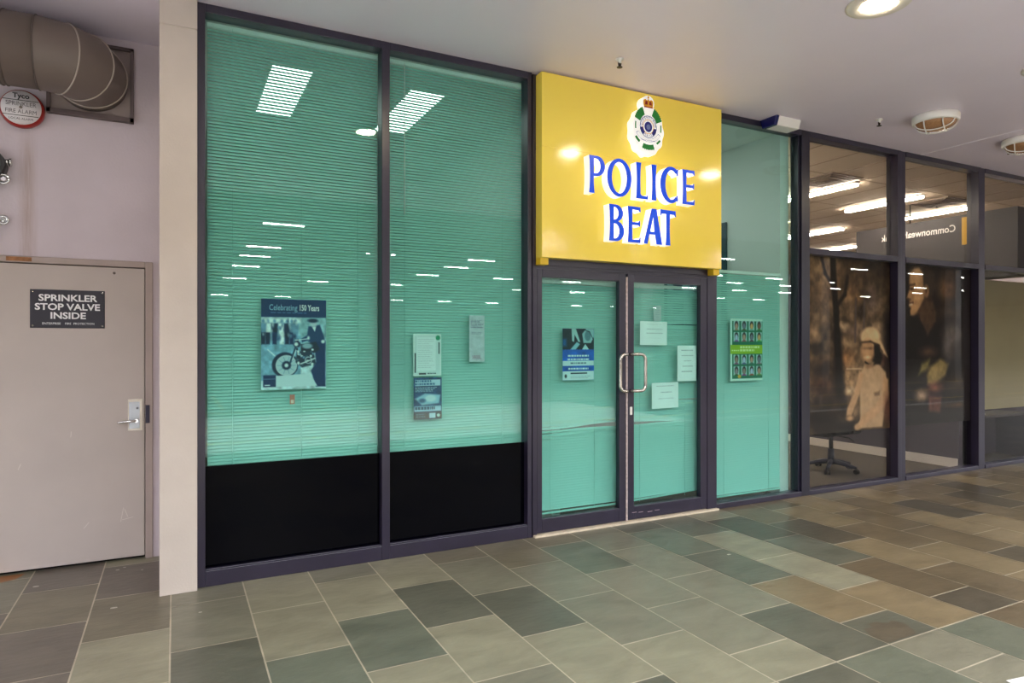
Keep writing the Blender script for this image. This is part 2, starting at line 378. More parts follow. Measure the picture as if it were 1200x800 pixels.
# service door (structure) with its parts
d1 = empty('door_1', (-.64, WY, 0), kind='structure')
fr = MB(); fr.box(-.19, -.143, WY - .02, WY + .12, 0, 2.135, bevel=.004); fr.box(-1.13, -1.08, WY - .02, WY + .12, 0, 2.135, bevel=.004); fr.box(-1.08, -.19, WY - .02, WY + .12, 2.092, 2.135, bevel=.004)
fr.build('door_frame', M_dframe, d1)
leaf = bx('door_leaf', M_door, (-1.077, -.195, WY - .004, WY + .04, .022, 2.086), d1, bevel=.003)
bx('gap_shadow', M_dark, (-1.08, -.19, WY + .04, WY + .11, .0, 2.095), d1)
hp = bx('lock_plate', mat('cream_steel', (238, 232, 220), .3), (-.299, -.208, WY - .012, WY - .004, .925, 1.15), d1, bevel=.002)
bx('lock_face', mat('satin_steel', (190, 195, 205), .25, metal=.6), (-.292, -.225, WY - .016, WY - .012, .94, 1.13), hp, bevel=.001)
b = MB(); b.cyl((-.246, WY - .01, .998), (-.246, WY - .06, .998), .013); b.tube([(-.246, WY - .055, .998), (-.28, WY - .06, .996), (-.33, WY - .06, .993), (-.362, WY - .055, .99)], [.009, .01, .009, .007])
b.build('lever', M_chrome, hp)
b = MB(); b.cyl((-.24, WY - .016, 1.085), (-.24, WY - .024, 1.085), .008); b.build('keyhole', M_print, hp)
bx('strike_plate', mat('dark_strike', (40, 36, 62), .4), (-.188, -.162, WY - .026, WY - .018, .975, 1.105), d1, bevel=.001)
b = MB(); b.cyl((-.383, WY, 2.046), (-.383, WY - .012, 2.046), .009); b.build('door_stud', mat('stud_bronze', (96, 84, 80), .5), d1)
# scratches on the leaf, a flaked mark low on the right
b = MB()
for x, z, l, a in ((-.335, .33, .1, 1.4), (-.31, .34, .06, 1.9), (-.30, .30, .07, .2), (-.64, .92, .04, 1.5), (-.55, .28, .05, .9), (-.93, .72, .04, 1.2)):
    b.box(x - l / 2, x + l / 2, WY - .0046, WY - .0036, z - .0018, z + .0018, rot=Matrix.Rotation(-a, 4, 'Y'))
b.build('scratches', mat('scratch_pale', (214, 206, 200), .7), d1)
# black door sign
sg = empty('door_sign', (-.656, WY - .004, 1.78), 'black engraved plate reading SPRINKLER STOP VALVE INSIDE screwed on grey service door', 'sign')
bx('sign_plate', mat('black_laminate', (34, 30, 46), .35), (-.872, -.44, WY - .009, WY - .004, 1.654, 1.916), sg, bevel=.002)
for s, x, z, sx in (('SPRINKLER', 0, 1.858, 1.12), ('STOP', -.108, 1.797, 1.1), ('VALVE', .09, 1.797, 1.1), ('INSIDE', 0, 1.737, 1.12)):
    text('sign_lettering', s, .062, M_signtxt, sg, FRONT(-.656 + x, WY - .0095, z), sx=sx, bold=.0016)
for s, x in (('ENTERPRISE', -.095), ('FIRE', 0), ('PROTECTION', .092)): text('small_lettering', s, .020, M_signtxt, sg, FRONT(-.656 + x, WY - .0095, 1.684))
for x, z in ((-.857, 1.9), (-.455, 1.9), (-.857, 1.67), (-.455, 1.67)):
    b = MB(); b.cyl((x, WY - .009, z), (x, WY - .012, z), .006, n=12); b.build('screw', M_steel, sg)

# sprinkler bell
bl = empty('fire_alarm_bell', (-.906, WY, 3.107), 'round red bell with white SPRINKLER FIRE ALARM disc on the left wall', 'alarm bell')
MBell = Matrix.Translation((-.906, WY, 3.107)) @ Matrix.Rotation(PI / 2, 4, 'X')
b = MB(); b.lathe([(.0, 0), (.07, 0), (.07, .02), (.12, .03), (.126, .045), (.123, .07), (.116, .085), (.0, .088)], MBell, 48); b.build('bell_gong', M_red, bl)
b = MB(); b.lathe([(.0, .086), (.111, .086), (.111, .093), (.0, .095)], MBell, 48); b.build('face_disc', mat('white_disc', (225, 220, 224), .4), bl)
yb = WY - .0955
for s, z, sz in (('SPRINKLER', .022, .04), ('FIRE ALARM', -.028, .038)): text('disc_lettering', s, sz, mat('faded_lettering', (110, 104, 112), .6), bl, FRONT(-.906, yb, 3.107 + z), sx=.86)
text('disc_lettering', 'Tyco', .045, M_print, bl, FRONT(-.906, yb, 3.107 + .075), bold=.001)
text('disc_lettering', 'LOCAL ALARM', .02, mat('faded_lettering', (110, 104, 112), .6), bl, FRONT(-.906, yb, 3.107 - .075))
b = MB(); b.box(-1.005, -.81, yb - .0008, yb, 3.152, 3.156); b.box(-1.005, -.81, yb - .0008, yb, 3.052, 3.056); b.build('disc_rule', M_print, bl)
b = MB(); b.cyl((-.906, yb, 3.107), (-.906, yb - .008, 3.107), .009, n=12); b.build('centre_bolt', M_steel, bl)

# valve fittings peeping in at the left edge
vv = empty('sprinkler_valve', (-1.13, WY, 2.6), 'black valve body with chrome fittings on the wall left of the service door', 'valve')
b = MB(); b.cyl((-1.09, WY, 2.72), (-1.09, WY - .12, 2.72), .1, n=32); b.cyl((-1.09, WY - .12, 2.72), (-1.09, WY - .14, 2.72), .08, n=32); b.build('valve_body', mat('black_iron', (46, 46, 50), .4), vv)
b = MB(); b.cyl((-1.0, WY - .06, 2.745), (-.975, WY - .06, 2.745), .02, n=6); b.cyl((-.975, WY - .06, 2.745), (-.96, WY - .06, 2.745), .028, n=6); b.build('hex_fitting', M_chrome, vv)
for z, r in ((2.63, .03), (2.36, .025)):
    b = MB(); b.tube([(-1.005 + r * math.cos(t), WY - .07, z + r * math.sin(t)) for t in np.linspace(0, 2 * PI, 15)], .009, 8, caps=False); b.cyl((-1.005, WY, z), (-1.005, WY - .075, z), .014); b.build('ring_nut', M_chrome, vv)
b = MB(); b.cyl((-1.12, WY - .06, 2.66), (-1.12, WY - .06, 2.14), .026); b.build('pipe', mat('galvanised', (120, 118, 116), .4, metal=.7), vv)

# duct: straight run along the wall then a lobster-back elbow into the wall
du = empty('ventilation_duct', (-.52, WY, 3.385), 'fat brown painted round duct bending into a square wall collar', 'duct')
RZ, RR, BR, OF = 3.385, .222, .25, .12
cx, cy = -.52 - BR, WY - .0
cen = Vector((-.52 - BR, WY - OF, RZ))
def arc(t): return Vector((cen.x + BR * math.cos(t), cen.y - BR * math.sin(t), RZ))   # t 0 at wall, PI/2 straight
b = MB(); b.cyl((-2.6, WY - BR - OF, RZ), (cen.x, WY - BR - OF, RZ), RR, n=48); b.cyl((-.52, WY - .026, RZ), (-.52, WY - OF, RZ), RR, n=48); b.build('straight_run', M_duct, du)
ng = 3
for k in range(ng):
    t0, t1 = k * PI / 2 / ng, (k + 1) * PI / 2 / ng
    mbx = MB(); n = 48; rings = []
    for t in (t0, t1):
        a = Vector((math.cos(t), -math.sin(t), 0)); rings.append([mbx.bm.verts.new(arc(t) + a * (RR * math.cos(2 * PI * q / n)) + Vector((0, 0, RR * math.sin(2 * PI * q / n)))) for q in range(n)])
    for q in range(n):
        f = mbx.bm.faces.new((rings[0][q], rings[0][(q + 1) % n], rings[1][(q + 1) % n], rings[1][q])); f.smooth = True
    mbx.build('elbow_segment', M_duct, du)
def seamring(p, a, rr=RR + .002, th=.006, m=M_ductseam):
    q = MB(); q.tube([p + a * (rr * math.cos(t)) + Vector((0, 0, rr * math.sin(t))) for t in np.linspace(0, 2 * PI, 49)], th, 6, caps=False); q.build('seam_ring', m, du)
for k in range(0, ng + 1):
    t = k * PI / 2 / ng; seamring(arc(t), Vector((math.cos(t), -math.sin(t), 0)), m=M_ductseam if k < 3 else mat('duct_seam_dark', (84, 74, 70), .6), th=.005 if k < 3 else .004)
for x in (-.935, -.96): seamring(Vector((x, WY - BR - OF, RZ)), Vector((0, 1, 0)), m=mat('duct_seam_dark', (84, 74, 70), .6), th=.004)
b = MB(); x0, x1, z0, z1 = -.755, -.262, 3.128, 3.64
b.box(x0 - .02, x1, WY - .05, WY, z0 - .01, z0 + .02); b.box(x1 - .022, x1, WY - .05, WY, z0 - .01, z1); b.box(x0 - .02, x0 + .002, WY - .05, WY, z0 - .01, z1); b.box(x0 - .02, x1, WY - .05, WY, z1 - .02, z1)
b.build('collar_frame', mat('collar_angle', (92, 78, 80), .5), du)
bx('collar_plate', mat('collar_plate_grey', (146, 132, 130), .5), (x0, x1 - .02, WY - .025, WY - .002, z0 + .02, z1 - .02), du)

# ------------------------------------------------------------------ shopfront frames (structure)
GY = .06
windows = {}
def window(n, x0, x1, z0, z1, frames, gy=GY, glass=G_green, panes=None):
    o = empty('window_%d' % n, ((x0 + x1) / 2, gy, z0), kind='structure')
    b = MB()
    for f in frames: b.box(*f, bevel=.003)
    b.build('window_frame', M_frame, o)
    for p in (panes or [(x0, x1, z0, z1)]):
        bx('glass_pane', glass, (p[0], p[1], gy, gy + .008, p[2], p[3]), o)
    windows[n] = o; return o
HZ = 3.655
w1 = window(1, .17, 1.32, .755, HZ + .005, [(.125, .172, -.0, .11, 0, CZ), (.172, 1.317, 0, .11, .0, .10), (.172, 1.317, -.0, .11, HZ, CZ), (1.317, 1.376, -.0, .11, 0, CZ), (.172, 1.317, .012, .03, .1, .108)])
w2 = window(2, 1.375, 2.5, .755, HZ + .005, [(1.376, 2.5, 0, .11, .0, .10), (1.376, 2.5, 0, .11, HZ, CZ), (2.5, 2.538, -.0, .11, 0, CZ), (2.538, 2.546, .02, .11, 0, CZ), (1.376, 2.5, .012, .03, .1, .108)])
for o, a, c in ((w1, .17, 1.32), (w2, 1.375, 2.5)):
    bx('spandrel_panel', M_black, (a, c, GY, GY + .02, .098, .755), o)
# door opening surround and transom
b = MB(); b.box(2.546, 2.585, 0, .11, 0, 3.70, bevel=.002); b.box(2.585, 4.39, 0, .11, 2.176, 2.3, bevel=.003); b.box(4.39, 4.505, -.0, .11, 0, CZ, bevel=.003); b.box(2.585, 4.39, .02, .11, 2.3, CZ); b.box(2.585, 4.39, .004, .10, 2.150, 2.176)
b.build('trim_2', M_frame, kind='structure')
bx('trim_3', mat('cream_threshold', (214, 200, 178), .6, noise=.1, nscale=20), (2.55, 4.5, -.035, .11, -.001, .016), kind='structure')
w3 = window(3, 4.505, 5.66, .05, HZ, [(4.505, 5.65, 0, .11, 0, .05), (4.505, 5.65, 0, .11, HZ, CZ), (4.505, 4.53, 0.03, .11, 0.05, HZ)])
b = MB(); b.box(5.65, 5.77, .0, .14, 0, CZ, bevel=.004); b.box(5.62, 5.65, .02, .1, 0.05, HZ); b.build('trim_4', M_navy, kind='structure')
# double door leaves
def door(n, x0, x1, st0, st1, side):
    o = empty('door_%d' % n, ((x0 + x1) / 2, .03, 0), kind='structure')
    b = MB(); b.box(x0, st0, .005, .055, .022, 2.15, bevel=.003); b.box(st1, x1, .005, .055, .022, 2.15, bevel=.003)
    b.box(st0, st1, .005, .055, .022, .135, bevel=.003); b.box(st0, st1, .005, .055, 2.082, 2.15, bevel=.003)
    b.build('leaf_frame', M_frame, o)
    bx('glass_pane', G_green, (st0, st1, .035, .043, .13, 2.09), o)
    return o
dL = door(2, 2.588, 3.462, 2.635, 3.395, 1); dR = door(3, 3.484, 4.388, 3.552, 4.31, -1)
bx('trim_5', mat('pale_brush_strip', (196, 180, 178), .5, noise=.3, nscale=40), (3.466, 3.480, .0, .03, .02, 2.12), kind='structure')
def handle(parent, xb, xs):
    # an offset D pull: bar at xb, arms curving back to the stile at xs
    y0, yb_ = .005, -.06; r = .05 * (1 if xs > xb else -1); pts = []
    zt, zb = 1.455, 1.14
    pts += [(xs, y0, zt), (xs, yb_ + .012, zt), (xs - r * .3, yb_, zt), (xb + r, yb_, zt)]
    for t in np.linspace(0, PI / 2, 7)[1:]: pts.append((xb + r - r * math.sin(t), yb_, zt - .05 + .05 * math.cos(t)))
    for t in np.linspace(0, PI / 2, 7): pts.append((xb + r - r * math.cos(t), yb_, zb + .05 - .05 * math.sin(t)))
    pts += [(xs - r * .3, yb_, zb), (xs, yb_ + .012, zb), (xs, y0, zb)]
    b = MB(); b.tube(pts, .0145, 12); return b.build('door_handle', M_steel, parent)
handle(dL, 3.36, 3.44); handle(dR, 3.625, 3.51)
b = MB(); b.box(3.503, 3.53, -.004, .006, .93, 1.0, bevel=.006); b.build('lock_cylinder', M_white, dR)
b = MB()
for x, z in ((3.6, .075), (3.7, .068), (3.78, .072), (3.53, .08)): b.box(x, x + .05, .0035, .0055, z, z + .004)
b.build('chipped_paint', mat('chip_pale', (170, 150, 160), .7), dR)

# right-hand office glazing
RGY = .085; XR = [(5.77, 7.207), (7.354, 8.79), (8.938, 10.4), (10.55, 12.0)]
for i, (a, c) in enumerate(XR):
    fr = [(a, c, .0, .13, 0, .045), (a, c, .0, .13, 3.655, CZ), (a, c, .0, .13, 2.462, 2.522), (c, c + .06, -.0, .14, 0, CZ), (c + .06, c + .147, .008, .14, 0, CZ)]
    window(4 + i, a, c, .045, 3.66, fr, gy=RGY, glass=G_grey, panes=[(a, c, .045, 2.47), (a, c, 2.515, 3.66)])
b = MB(); b.box(12.147, 30, 0, .2, 0, CZ); b.box(16.9, 17.2, .1, 10.2, -.1, 3.9); b.build('wall_right', M_wall, kind='structure')

# ------------------------------------------------------------------ rooms behind the glass
b = MB(); b.box(-.06, 5.6, .11, 6, -.1, .008); b.build('floor_police', M_carp, kind='structure').name = 'floor_office'
b = MB(); b.box(-.06, 17.2, .14, 10.2, 3.70, 3.9); 
b.build('ceiling_office', M_ceil, kind='structure')
b = MB(); b.box(.02, 5.5, 5.2, 5.3, 0, 3.7); b.build('wall_office_back', M_int, kind='structure')
b = MB(); b.box(2.9, 2.98, .3, 5.2, 0, 3.7); b.build('wall_office_added', M_int, kind='structure')  # added divider, keeps the bright lobby light off the window blinds
b = MB(); b.box(.02, .12, .14, 5.2, 0, 3.7); b.build('wall_office_left', M_int, kind='structure')
b = MB(); b.box(5.5, 5.62, .14, 10.1, 0, 3.7); b.build('wall_office_right', M_int, kind='structure')
M_emit = mat('lamp_diffuser', (255, 252, 244), .5, emit=TROFFER)
proto = None
for i, (x, y, lb) in enumerate(((.82, 1.33, 'white ceiling light panel seen through the blind of the first window'), (1.93, 1.33, 'white ceiling light panel seen through the blind of the second window'), (3.75, 1.1, 'added white ceiling light panel over the double doors, hidden by the yellow sign'), (4.4, 1.3, 'added unseen ceiling light panel behind the right half of the yellow sign'), (5.0, 2.3, 'added unseen ceiling light panel in the back right of the police office'))):  # last three panels are unseen extras, added to brighten the office side wall
    if proto is None:
        proto = empty('ceiling_light', (x, y, 3.70)); q = MB(); q.box(-.17, .17, -.62, -.6, -.012, 0); q.box(-.17, .17, .6, .62, -.012, 0); q.box(-.17, -.15, -.6, .6, -.012, 0); q.box(.15, .17, -.6, .6, -.012, 0)
        q.build('light_frame', M_white, proto, local=True); q = MB(); q.box(-.15, .15, -.6, .6, -.008, -.001); q.build('diffuser', M_emit, proto, local=True); o = proto
    else: o = copy_tree(proto)
    o.location = (x, y, 3.70); tag(o, lb, 'ceiling light', 'light panels in the police office ceiling')
    if x < 2:      # panels behind the blinds are dimmed so the slats stay dark
        for ch in o.children:
            if ch.name.startswith('diffuser'):
                ch.data = ch.data.copy(); ch.data.materials[0] = mat('dimmed_lamp_diffuser', (255, 252, 244), .5, emit=7.0)
# framed notice board on the side wall
nb = empty('notice_board', (5.5, 1.3, 2.3), 'teal framed notice board high on the side wall behind the tall window', 'notice board')
bx('board_frame', mat('dark_teal_frame', (26, 74, 84), .4), (5.47, 5.5, .86, 1.9, 1.7, 2.9), nb, bevel=.004)
bx('board_sheet', mat('pale_board', (150, 186, 196), .5), (5.463, 5.47, .93, 1.83, 1.78, 2.83), nb)
R = random.Random(3)
for k in range(9):
    y = .98 + .27 * (k % 3) + R.uniform(0, .05); z = 1.9 + .28 * (k // 3) + R.uniform(0, .05); bx('pinned_note', mat('dark_notes', (46, 70, 96), .5), (5.4605, 5.463, y, y + R.uniform(.1, .18), z, z + R.uniform(.08, .18)), nb)

# venetian blinds
def blind(label, x0, x1, z0, z1, y, cords, tilt=55, crumple=None, wand=None, lift=0.):
    o = empty('venetian_blind', ((x0 + x1) / 2, y, z1), label, 'blind', 'white venetian blinds behind the green glass')
    bx('headrail', mat('headrail_white', (240, 246, 242), .35), (x0, x1, y - .013, y + .013, z1 - .028, z1), o, bevel=.002)
    bm = bmesh.new(); z = z1 - .045; k = 0; R = random.Random(int(x0 * 100)); N = 14
    while z > z0 + .03:
        t = math.radians(tilt + R.uniform(-.6, .6)); zz = [0] * (N + 1); tt = [t] * (N + 1)
        if crumple:
            for c in crumple:
                d = abs(z - c[0])
                if d < c[1]:
                    for i in range(N + 1):
                        u = i / N; g = math.exp(-((u - c[2]) / .35) ** 2) * (1 - d / c[1]); zz[i] += c[3] * g * (1 if z > c[0] else -.3); tt[i] += c[4] * g * math.sin(k * 2.3 + i * .5)
        if lift: 
            fz = max(0, 1 - (z - z0) / .12)
            for i in range(N + 1): zz[i] += lift * fz * i / N
        rows = []
        for i in range(N + 1):
            x = x0 + .004 + (x1 - x0 - .008) * i / N; r = []
            for s_ in (-1, -.4, .4, 1):
                dy, dz = s_ * .0125 * math.cos(tt[i]), s_ * .0125 * math.sin(tt[i]); cu = .0018 * (1 - s_ * s_)
                r.append(bm.verts.new((x, y + dy - cu * math.sin(tt[i]), z + zz[i] + dz + cu * math.cos(tt[i]))))
            rows.append(r)
        for a, c in zip(rows, rows[1:]):
            for j in range(3): f = bm.faces.new((a[j], c[j], c[j + 1], a[j + 1])); f.smooth = True
        z -= .0215; k += 1
    me = bpy.data.meshes.new('slats'); me.materials.append(M_slat); bm.transform(wloc(o).inverted()); bm.to_mesh(me); bm.free()
    so = bpy.data.objects.new('slats', me); COL.objects.link(so); so.parent = o
    q = MB(); q.box(x0, x1, y - .012, y + .012, z0, z0 + .015, bevel=.003)
    if lift:
        for v in q.bm.verts: v.co.z += lift * (v.co.x - x0) / (x1 - x0)
    q.build('bottom_rail', M_slat, o)
    for c in cords:
        q = MB(); q.cyl((c, y - .016, z1 - .02), (c, y - .016, z0), .0013, n=6); q.build('ladder_cord', M_slat, o)
    if wand:
        q = MB(); q.cyl((wand[0], y - .03, z1 - .02), (wand[0], y - .03, wand[1]), .004, n=8); q.build('tilt_wand', M_white, o)
BY = .125
blind('full height white venetian blind behind the leftmost green window', .185, 1.322, .70, 3.645, BY, (.34, .78, 1.17))
blind('full height white venetian blind behind the second green window', 1.36, 2.53, .70, 3.645, BY, (1.52, 2.33), wand=(1.515, 2.5))
blind('white venetian blind with crumpled slats behind the left door leaf', 2.60, 3.46, .14, 2.075, .11, (2.76, 3.2), tilt=54, crumple=[(.84, .1, .9, .03, .9), (.80, .06, .1, -.02, .5)])
blind('white venetian blind with gaps and a skewed bottom behind the right door leaf', 3.50, 4.40, .145, 2.075, .11, (3.68, 4.2), tilt=54, crumple=[(1.02, .03, 1.0, .02, .5), (.84, .05, .1, .02, .8), (1.72, .03, .9, .01, .6)], lift=.03)
blind('white venetian blind on the lower part of the tall green window right of the doors', 4.52, 5.48, .07, 2.255, BY, (4.7, 5.3))

# ------------------------------------------------------------------ posters on the inside of the green glass
PY = GY + .011
def moto():
    p = Paint(.427, .612, 150, (150, 190, 200)); N = (18, 44, 92); D = (14, 34, 66); Wt = (226, 236, 236); G = (110, 150, 180)
    p.noise(.15, 6, 1)
    p.rect(0, .58, 1, 1, (200, 222, 228)); p.rect(0, .40, .6, .9, (130, 176, 200)); p.line([(.1, .56), (.35, .72)], .015, Wt, .01)
    p.rect(0, .21, .55, .46, (120, 150, 170)); p.rect(0, .21, .6, .26, Wt, .02)
    r = random.Random(2)
    for x, c1, c2 in ((.10, Wt, D), (.20, D, N), (.31, Wt, Wt), (.39, D, D), (.03, G, D), (.46, G, N), (.52, G, G)):
        p.ell(x, .245, .022, .02, G); p.poly([(x - .05, .27), (x + .05, .27), (x + .04, .38), (x - .04, .38)], c1, .012); p.poly([(x - .035, .37), (x + .035, .37), (x + .03, .50), (x - .03, .50)], c2, .012)
    for k in range(30): p.ell(r.uniform(0, .56), r.uniform(.24, .47), r.uniform(.01, .03), r.uniform(.01, .03), r.choice([Wt, D, G, N]), .012, al=.6)
    p.noise(.3, 14, 7)
    # rider
    p.poly([(.72, .30), (.90, .28), (.97, .42), (.98, .52), (.84, .52), (.70, .46), (.62, .48), (.60, .44), (.70, .40)], (26, 60, 104), .012)
    p.poly([(.80, .48), (.99, .46), (.99, .98), (.84, .98), (.76, .80), (.84, .70)], (20, 46, 92), .012)
    p.ell(.80, .265, .055, .045, (190, 206, 214)); p.ell(.79, .235, .08, .022, D); p.ell(.72, .43, .02, .02, Wt); p.ell(.95, .47, .03, .02, Wt)
    p.poly([(.78, .31), (.84, .30), (.82, .36)], Wt)
    # motorcycle
    p.ell(.36, .73, .20, .14, D, .012); p.ell(.38, .735, .155, .108, (186, 206, 214)); 
    for k in range(10):
        a = k * PI / 5; p.line([(.38, .735), (.38 + .15 * math.cos(a), .735 + .105 * math.sin(a))], .006, G)
    p.ell(.38, .735, .07, .048, D); p.ell(.38, .735, .03, .022, Wt); p.ring(.38, .735, .155, .014, Wt)
    p.line([(.56, .45), (.44, .70)], .03, (40, 70, 100)); p.line([(.58, .46), (.47, .68)], .012, Wt)
    p.ell(.54, .50, .055, .035, D); p.ell(.53, .50, .03, .022, Wt); p.line([(.52, .455), (.70, .44)], .014, Wt)
    p.poly([(.60, .50), (.84, .47), (.90, .56), (.76, .62), (.60, .58)], (30, 40, 60), .01); p.ell(.70, .52, .08, .03, (150, 176, 190))
    p.poly([(.54, .58), (.80, .58), (.84, .72), (.62, .76), (.52, .70)], (34, 50, 72), .012)
    for k in range(26): p.ell(r.uniform(.54, .84), r.uniform(.55, .74), r.uniform(.01, .025), r.uniform(.006, .018), r.choice([Wt, D, G, (60, 90, 110)]), .006)
    p.ring(.72, .68, .05, .012, Wt); p.line([(.60, .72), (.82, .66)], .02, Wt, .008)
    p.poly([(.20, .85), (.74, .83), (.80, .90), (.86, .97), (.20, .97)], (206, 226, 230), .008)
    p.rect(.03, .84, .22, .97, N); p.rect(.03, .88, .22, .885, G); p.words(.05, .945, .18, 1, .02, .012, Wt)
    p.rect(0, .0, 1, .20, (16, 48, 96)); p.words(.14, .145, .92, 1, .03, .012, (70, 110, 160), al=.8)
    o = p.sheet('poster', .513, 1.849, PY, rough=.35, label='blue poster of a motorcycle policeman titled Celebrating 150 Years', cat='poster')
    text('poster_title', 'Celebrating', .056, mat('poster_pale_blue', (150, 190, 215), .5), o, FRONT(.655, PY - .001, 1.79), ext=.0003, sx=.7)
    text('poster_title', '150 Years', .056, M_signtxt, o, FRONT(.825, PY - .001, 1.79), ext=.0003, sx=.6, bold=.001)
moto()
def sheets():
    p = Paint(.22, .313, 60, (222, 234, 230)); p.rect(.04, .03, .96, .97, (205, 222, 222)); p.rect(.12, .08, .8, .88, (226, 236, 236)); p.words(.16, .12, .76, 14, .052, .012, (150, 170, 180), 1, .6)
    p.ell(.88, .09, .08, .06, (20, 140, 100)); p.rect(.9, .2, .94, .48, (30, 50, 60)); p.rect(.04, .45, .09, .92, (30, 50, 60)); p.rect(.2, .93, .45, .97, (20, 30, 40)); p.words(.5, .93, .95, 1, .02, .03, (60, 80, 90))
    p.sheet('notice', 1.575, 1.619, PY, label='white notice with green emblem above a smaller blue flyer in second window', cat='notice')
    p = Paint(.222, .313, 60, (40, 70, 110)); p.noise(.5, 8, 4); p.rect(.05, .05, .95, .2, (190, 215, 230)); p.words(.05, .06, .95, 2, .07, .05, (60, 100, 140), 2, .6); p.words(.05, .23, .9, 4, .03, .015, (190, 210, 220), 3)
    p.poly([(.05, .5), (.4, .38), (.95, .42), (.9, .62), (.3, .66)], (160, 200, 220), .03); p.ell(.6, .5, .2, .08, (210, 230, 235), .03); p.ell(.3, .55, .12, .05, (50, 90, 130), .03); p.rect(.03, .68, .97, .8, (170, 205, 225)); p.words(.05, .7, .95, 1, .05, .07, (30, 60, 90), 5)
    p.rect(0, .82, 1, 1, (20, 34, 44)); p.rect(.55, .85, .78, .97, (190, 215, 230)); p.ell(.88, .91, .06, .04, (200, 220, 220)); p.words(.08, .87, .5, 2, .05, .02, (120, 150, 170), 6)
    p.sheet('flyer', 1.577, 1.293, PY, label='dark blue flyer taped directly below the white notice in second window', cat='flyer')
    p = Paint(.13, .36, 30, (190, 200, 205)); p.noise(.1, 6, 3); p.words(.1, .1, .95, 6, .03, .018, (120, 120, 140), 7, .6); p.words(.15, .36, .9, 2, .03, .015, (120, 120, 140), 8, .5); p.words(.2, .86, .85, 3, .03, .02, (150, 110, 130), 9, .6)
    p.sheet('paper_strip', 2.025, 1.766, PY, label='narrow pale paper strip stuck on the right half of second window', cat='notice')
    p = Paint(.033, .065, 12, (190, 110, 90)); p.rect(.2, .55, .8, .9, (230, 200, 180)); p.sheet('sticker', .697, 1.199, PY, label='tiny orange sticker on the glass just below the motorcycle poster', cat='sticker')
    dy = .046
    p = Paint(.31, .43, 90, (20, 90, 190)); p.rect(0, 0, 1, .42, (16, 28, 40)); p.noise(.3, 6, 8)
    p.poly([(.28, .0), (.42, .0), (.56, .26), (.5, .26), (.38, .12), (.36, .26), (.30, .24)], (170, 205, 205), .012); p.poly([(.62, .1), (.75, .0), (1, 0), (1, .16), (.9, .28), (.66, .28)], (150, 190, 196), .012); p.ell(.8, .14, .1, .1, (90, 130, 140)); p.line([(.68, .02), (.86, .06), (.97, .2)], .02, (20, 40, 50))
    p.poly([(.22, .42), (.45, .26), (.55, .3), (.4, .42)], (140, 190, 205), .012); p.poly([(.6, .42), (.72, .3), (.86, .42)], (180, 215, 220)); p.rect(0, .2, .12, .34, (20, 90, 150), .04)
    for k in range(12): p.ell(k / 11, .425, .05, .022, (20, 90, 190))
    p.words(.15, .51, .85, 2, .07, .035, (215, 235, 240), 1, .9, True); p.rect(0, .625, 1, .72, (205, 228, 232)); p.words(.12, .655, .88, 1, .05, .03, (90, 110, 130), 2, .6, True)
    p.words(.15, .76, .85, 1, .05, .035, (215, 235, 240), 3, .9, True); p.rect(0, .825, 1, 1, (205, 228, 232)); p.rect(.25, .855, .78, .88, (20, 30, 50), al=.8); p.ell(.1, .92, .035, .035, (20, 30, 50)); p.words(.25, .92, .95, 2, .03, .012, (130, 140, 150), 4, .5)
    p.sheet('poster', 2.852, 1.672, dy, label='blue and white poster with a steering wheel photo on left door leaf', cat='poster')
    def a4(x0, z0, x1, z1, lb, seed, rows, tilt=0., nm='notice', bg=(246, 250, 250)):
        p = Paint(x1 - x0, z0 - z1, 50, bg); p.noise(.03, 4, seed); r = random.Random(seed); y = .12
        for k in range(rows): p.words(.15 + r.uniform(0, .1), y + k * .75 / rows, .85, 1, .05, .02, (120, 140, 150), seed + k, .65, True)
        p.sheet(nm, x0, z0, dy, label=lb, cat='notice', tilt=tilt)
    a4(3.798, 1.883, 3.884, 1.748, 'small narrow slip right above the upper white sheet on right door leaf', 11, 5, nm='paper_slip', bg=(190, 200, 200))
    a4(3.650, 1.745, 3.952, 1.535, 'landscape white sheet highest on the right door leaf, below a small slip', 12, 4, -.01)
    a4(4.071, 1.527, 4.294, 1.204, 'portrait white sheet at the right edge of the right door leaf', 13, 5, .0)
    a4(3.778, 1.195, 4.081, .965, 'landscape white sheet lowest on the right door leaf, below the handle', 14, 3, .01)
    p = Paint(.43, .60, 110, (200, 232, 220)); p.rect(.06, .035, 1, .965, (10, 110, 80)); r = random.Random(9)
    skins = [(190, 140, 120), (150, 130, 140), (220, 160, 100), (180, 190, 220), (120, 110, 90), (110, 110, 130), (150, 120, 110), (130, 80, 60)]
    for row, y in enumerate((.12, .30, .665, .85)):
        for c in range(4):
            x = .19 + .235 * c; p.rect(x - .09, y - .085, x + .085, y + .07, (170, 205, 200)); sk = skins[(row * 3 + c * 5) % 8]
            p.ell(x, y - .02, .058, .062, (40, 30, 30)); p.ell(x, y, .045, .05, sk); p.ell(x, y + .072, .075, .03, tuple(r.randint(30, 160) for _ in range(3))); p.rect(x - .09, y + .068, x + .085, y + .1, (10, 110, 80))
    p.rect(.0, .42, 1, .565, (150, 190, 20)); p.words(.3, .44, .98, 2, .05, .035, (225, 240, 170), 3, .9); p.words(.05, .5, .3, 1, .05, .02, (225, 240, 170), 4, .9); p.ell(.28, .93, .05, .03, (230, 170, 60))
    p.sheet('poster', 4.745, 1.786, PY, label='green poster with rows of small portrait photos beside the double doors', cat='poster')
sheets()

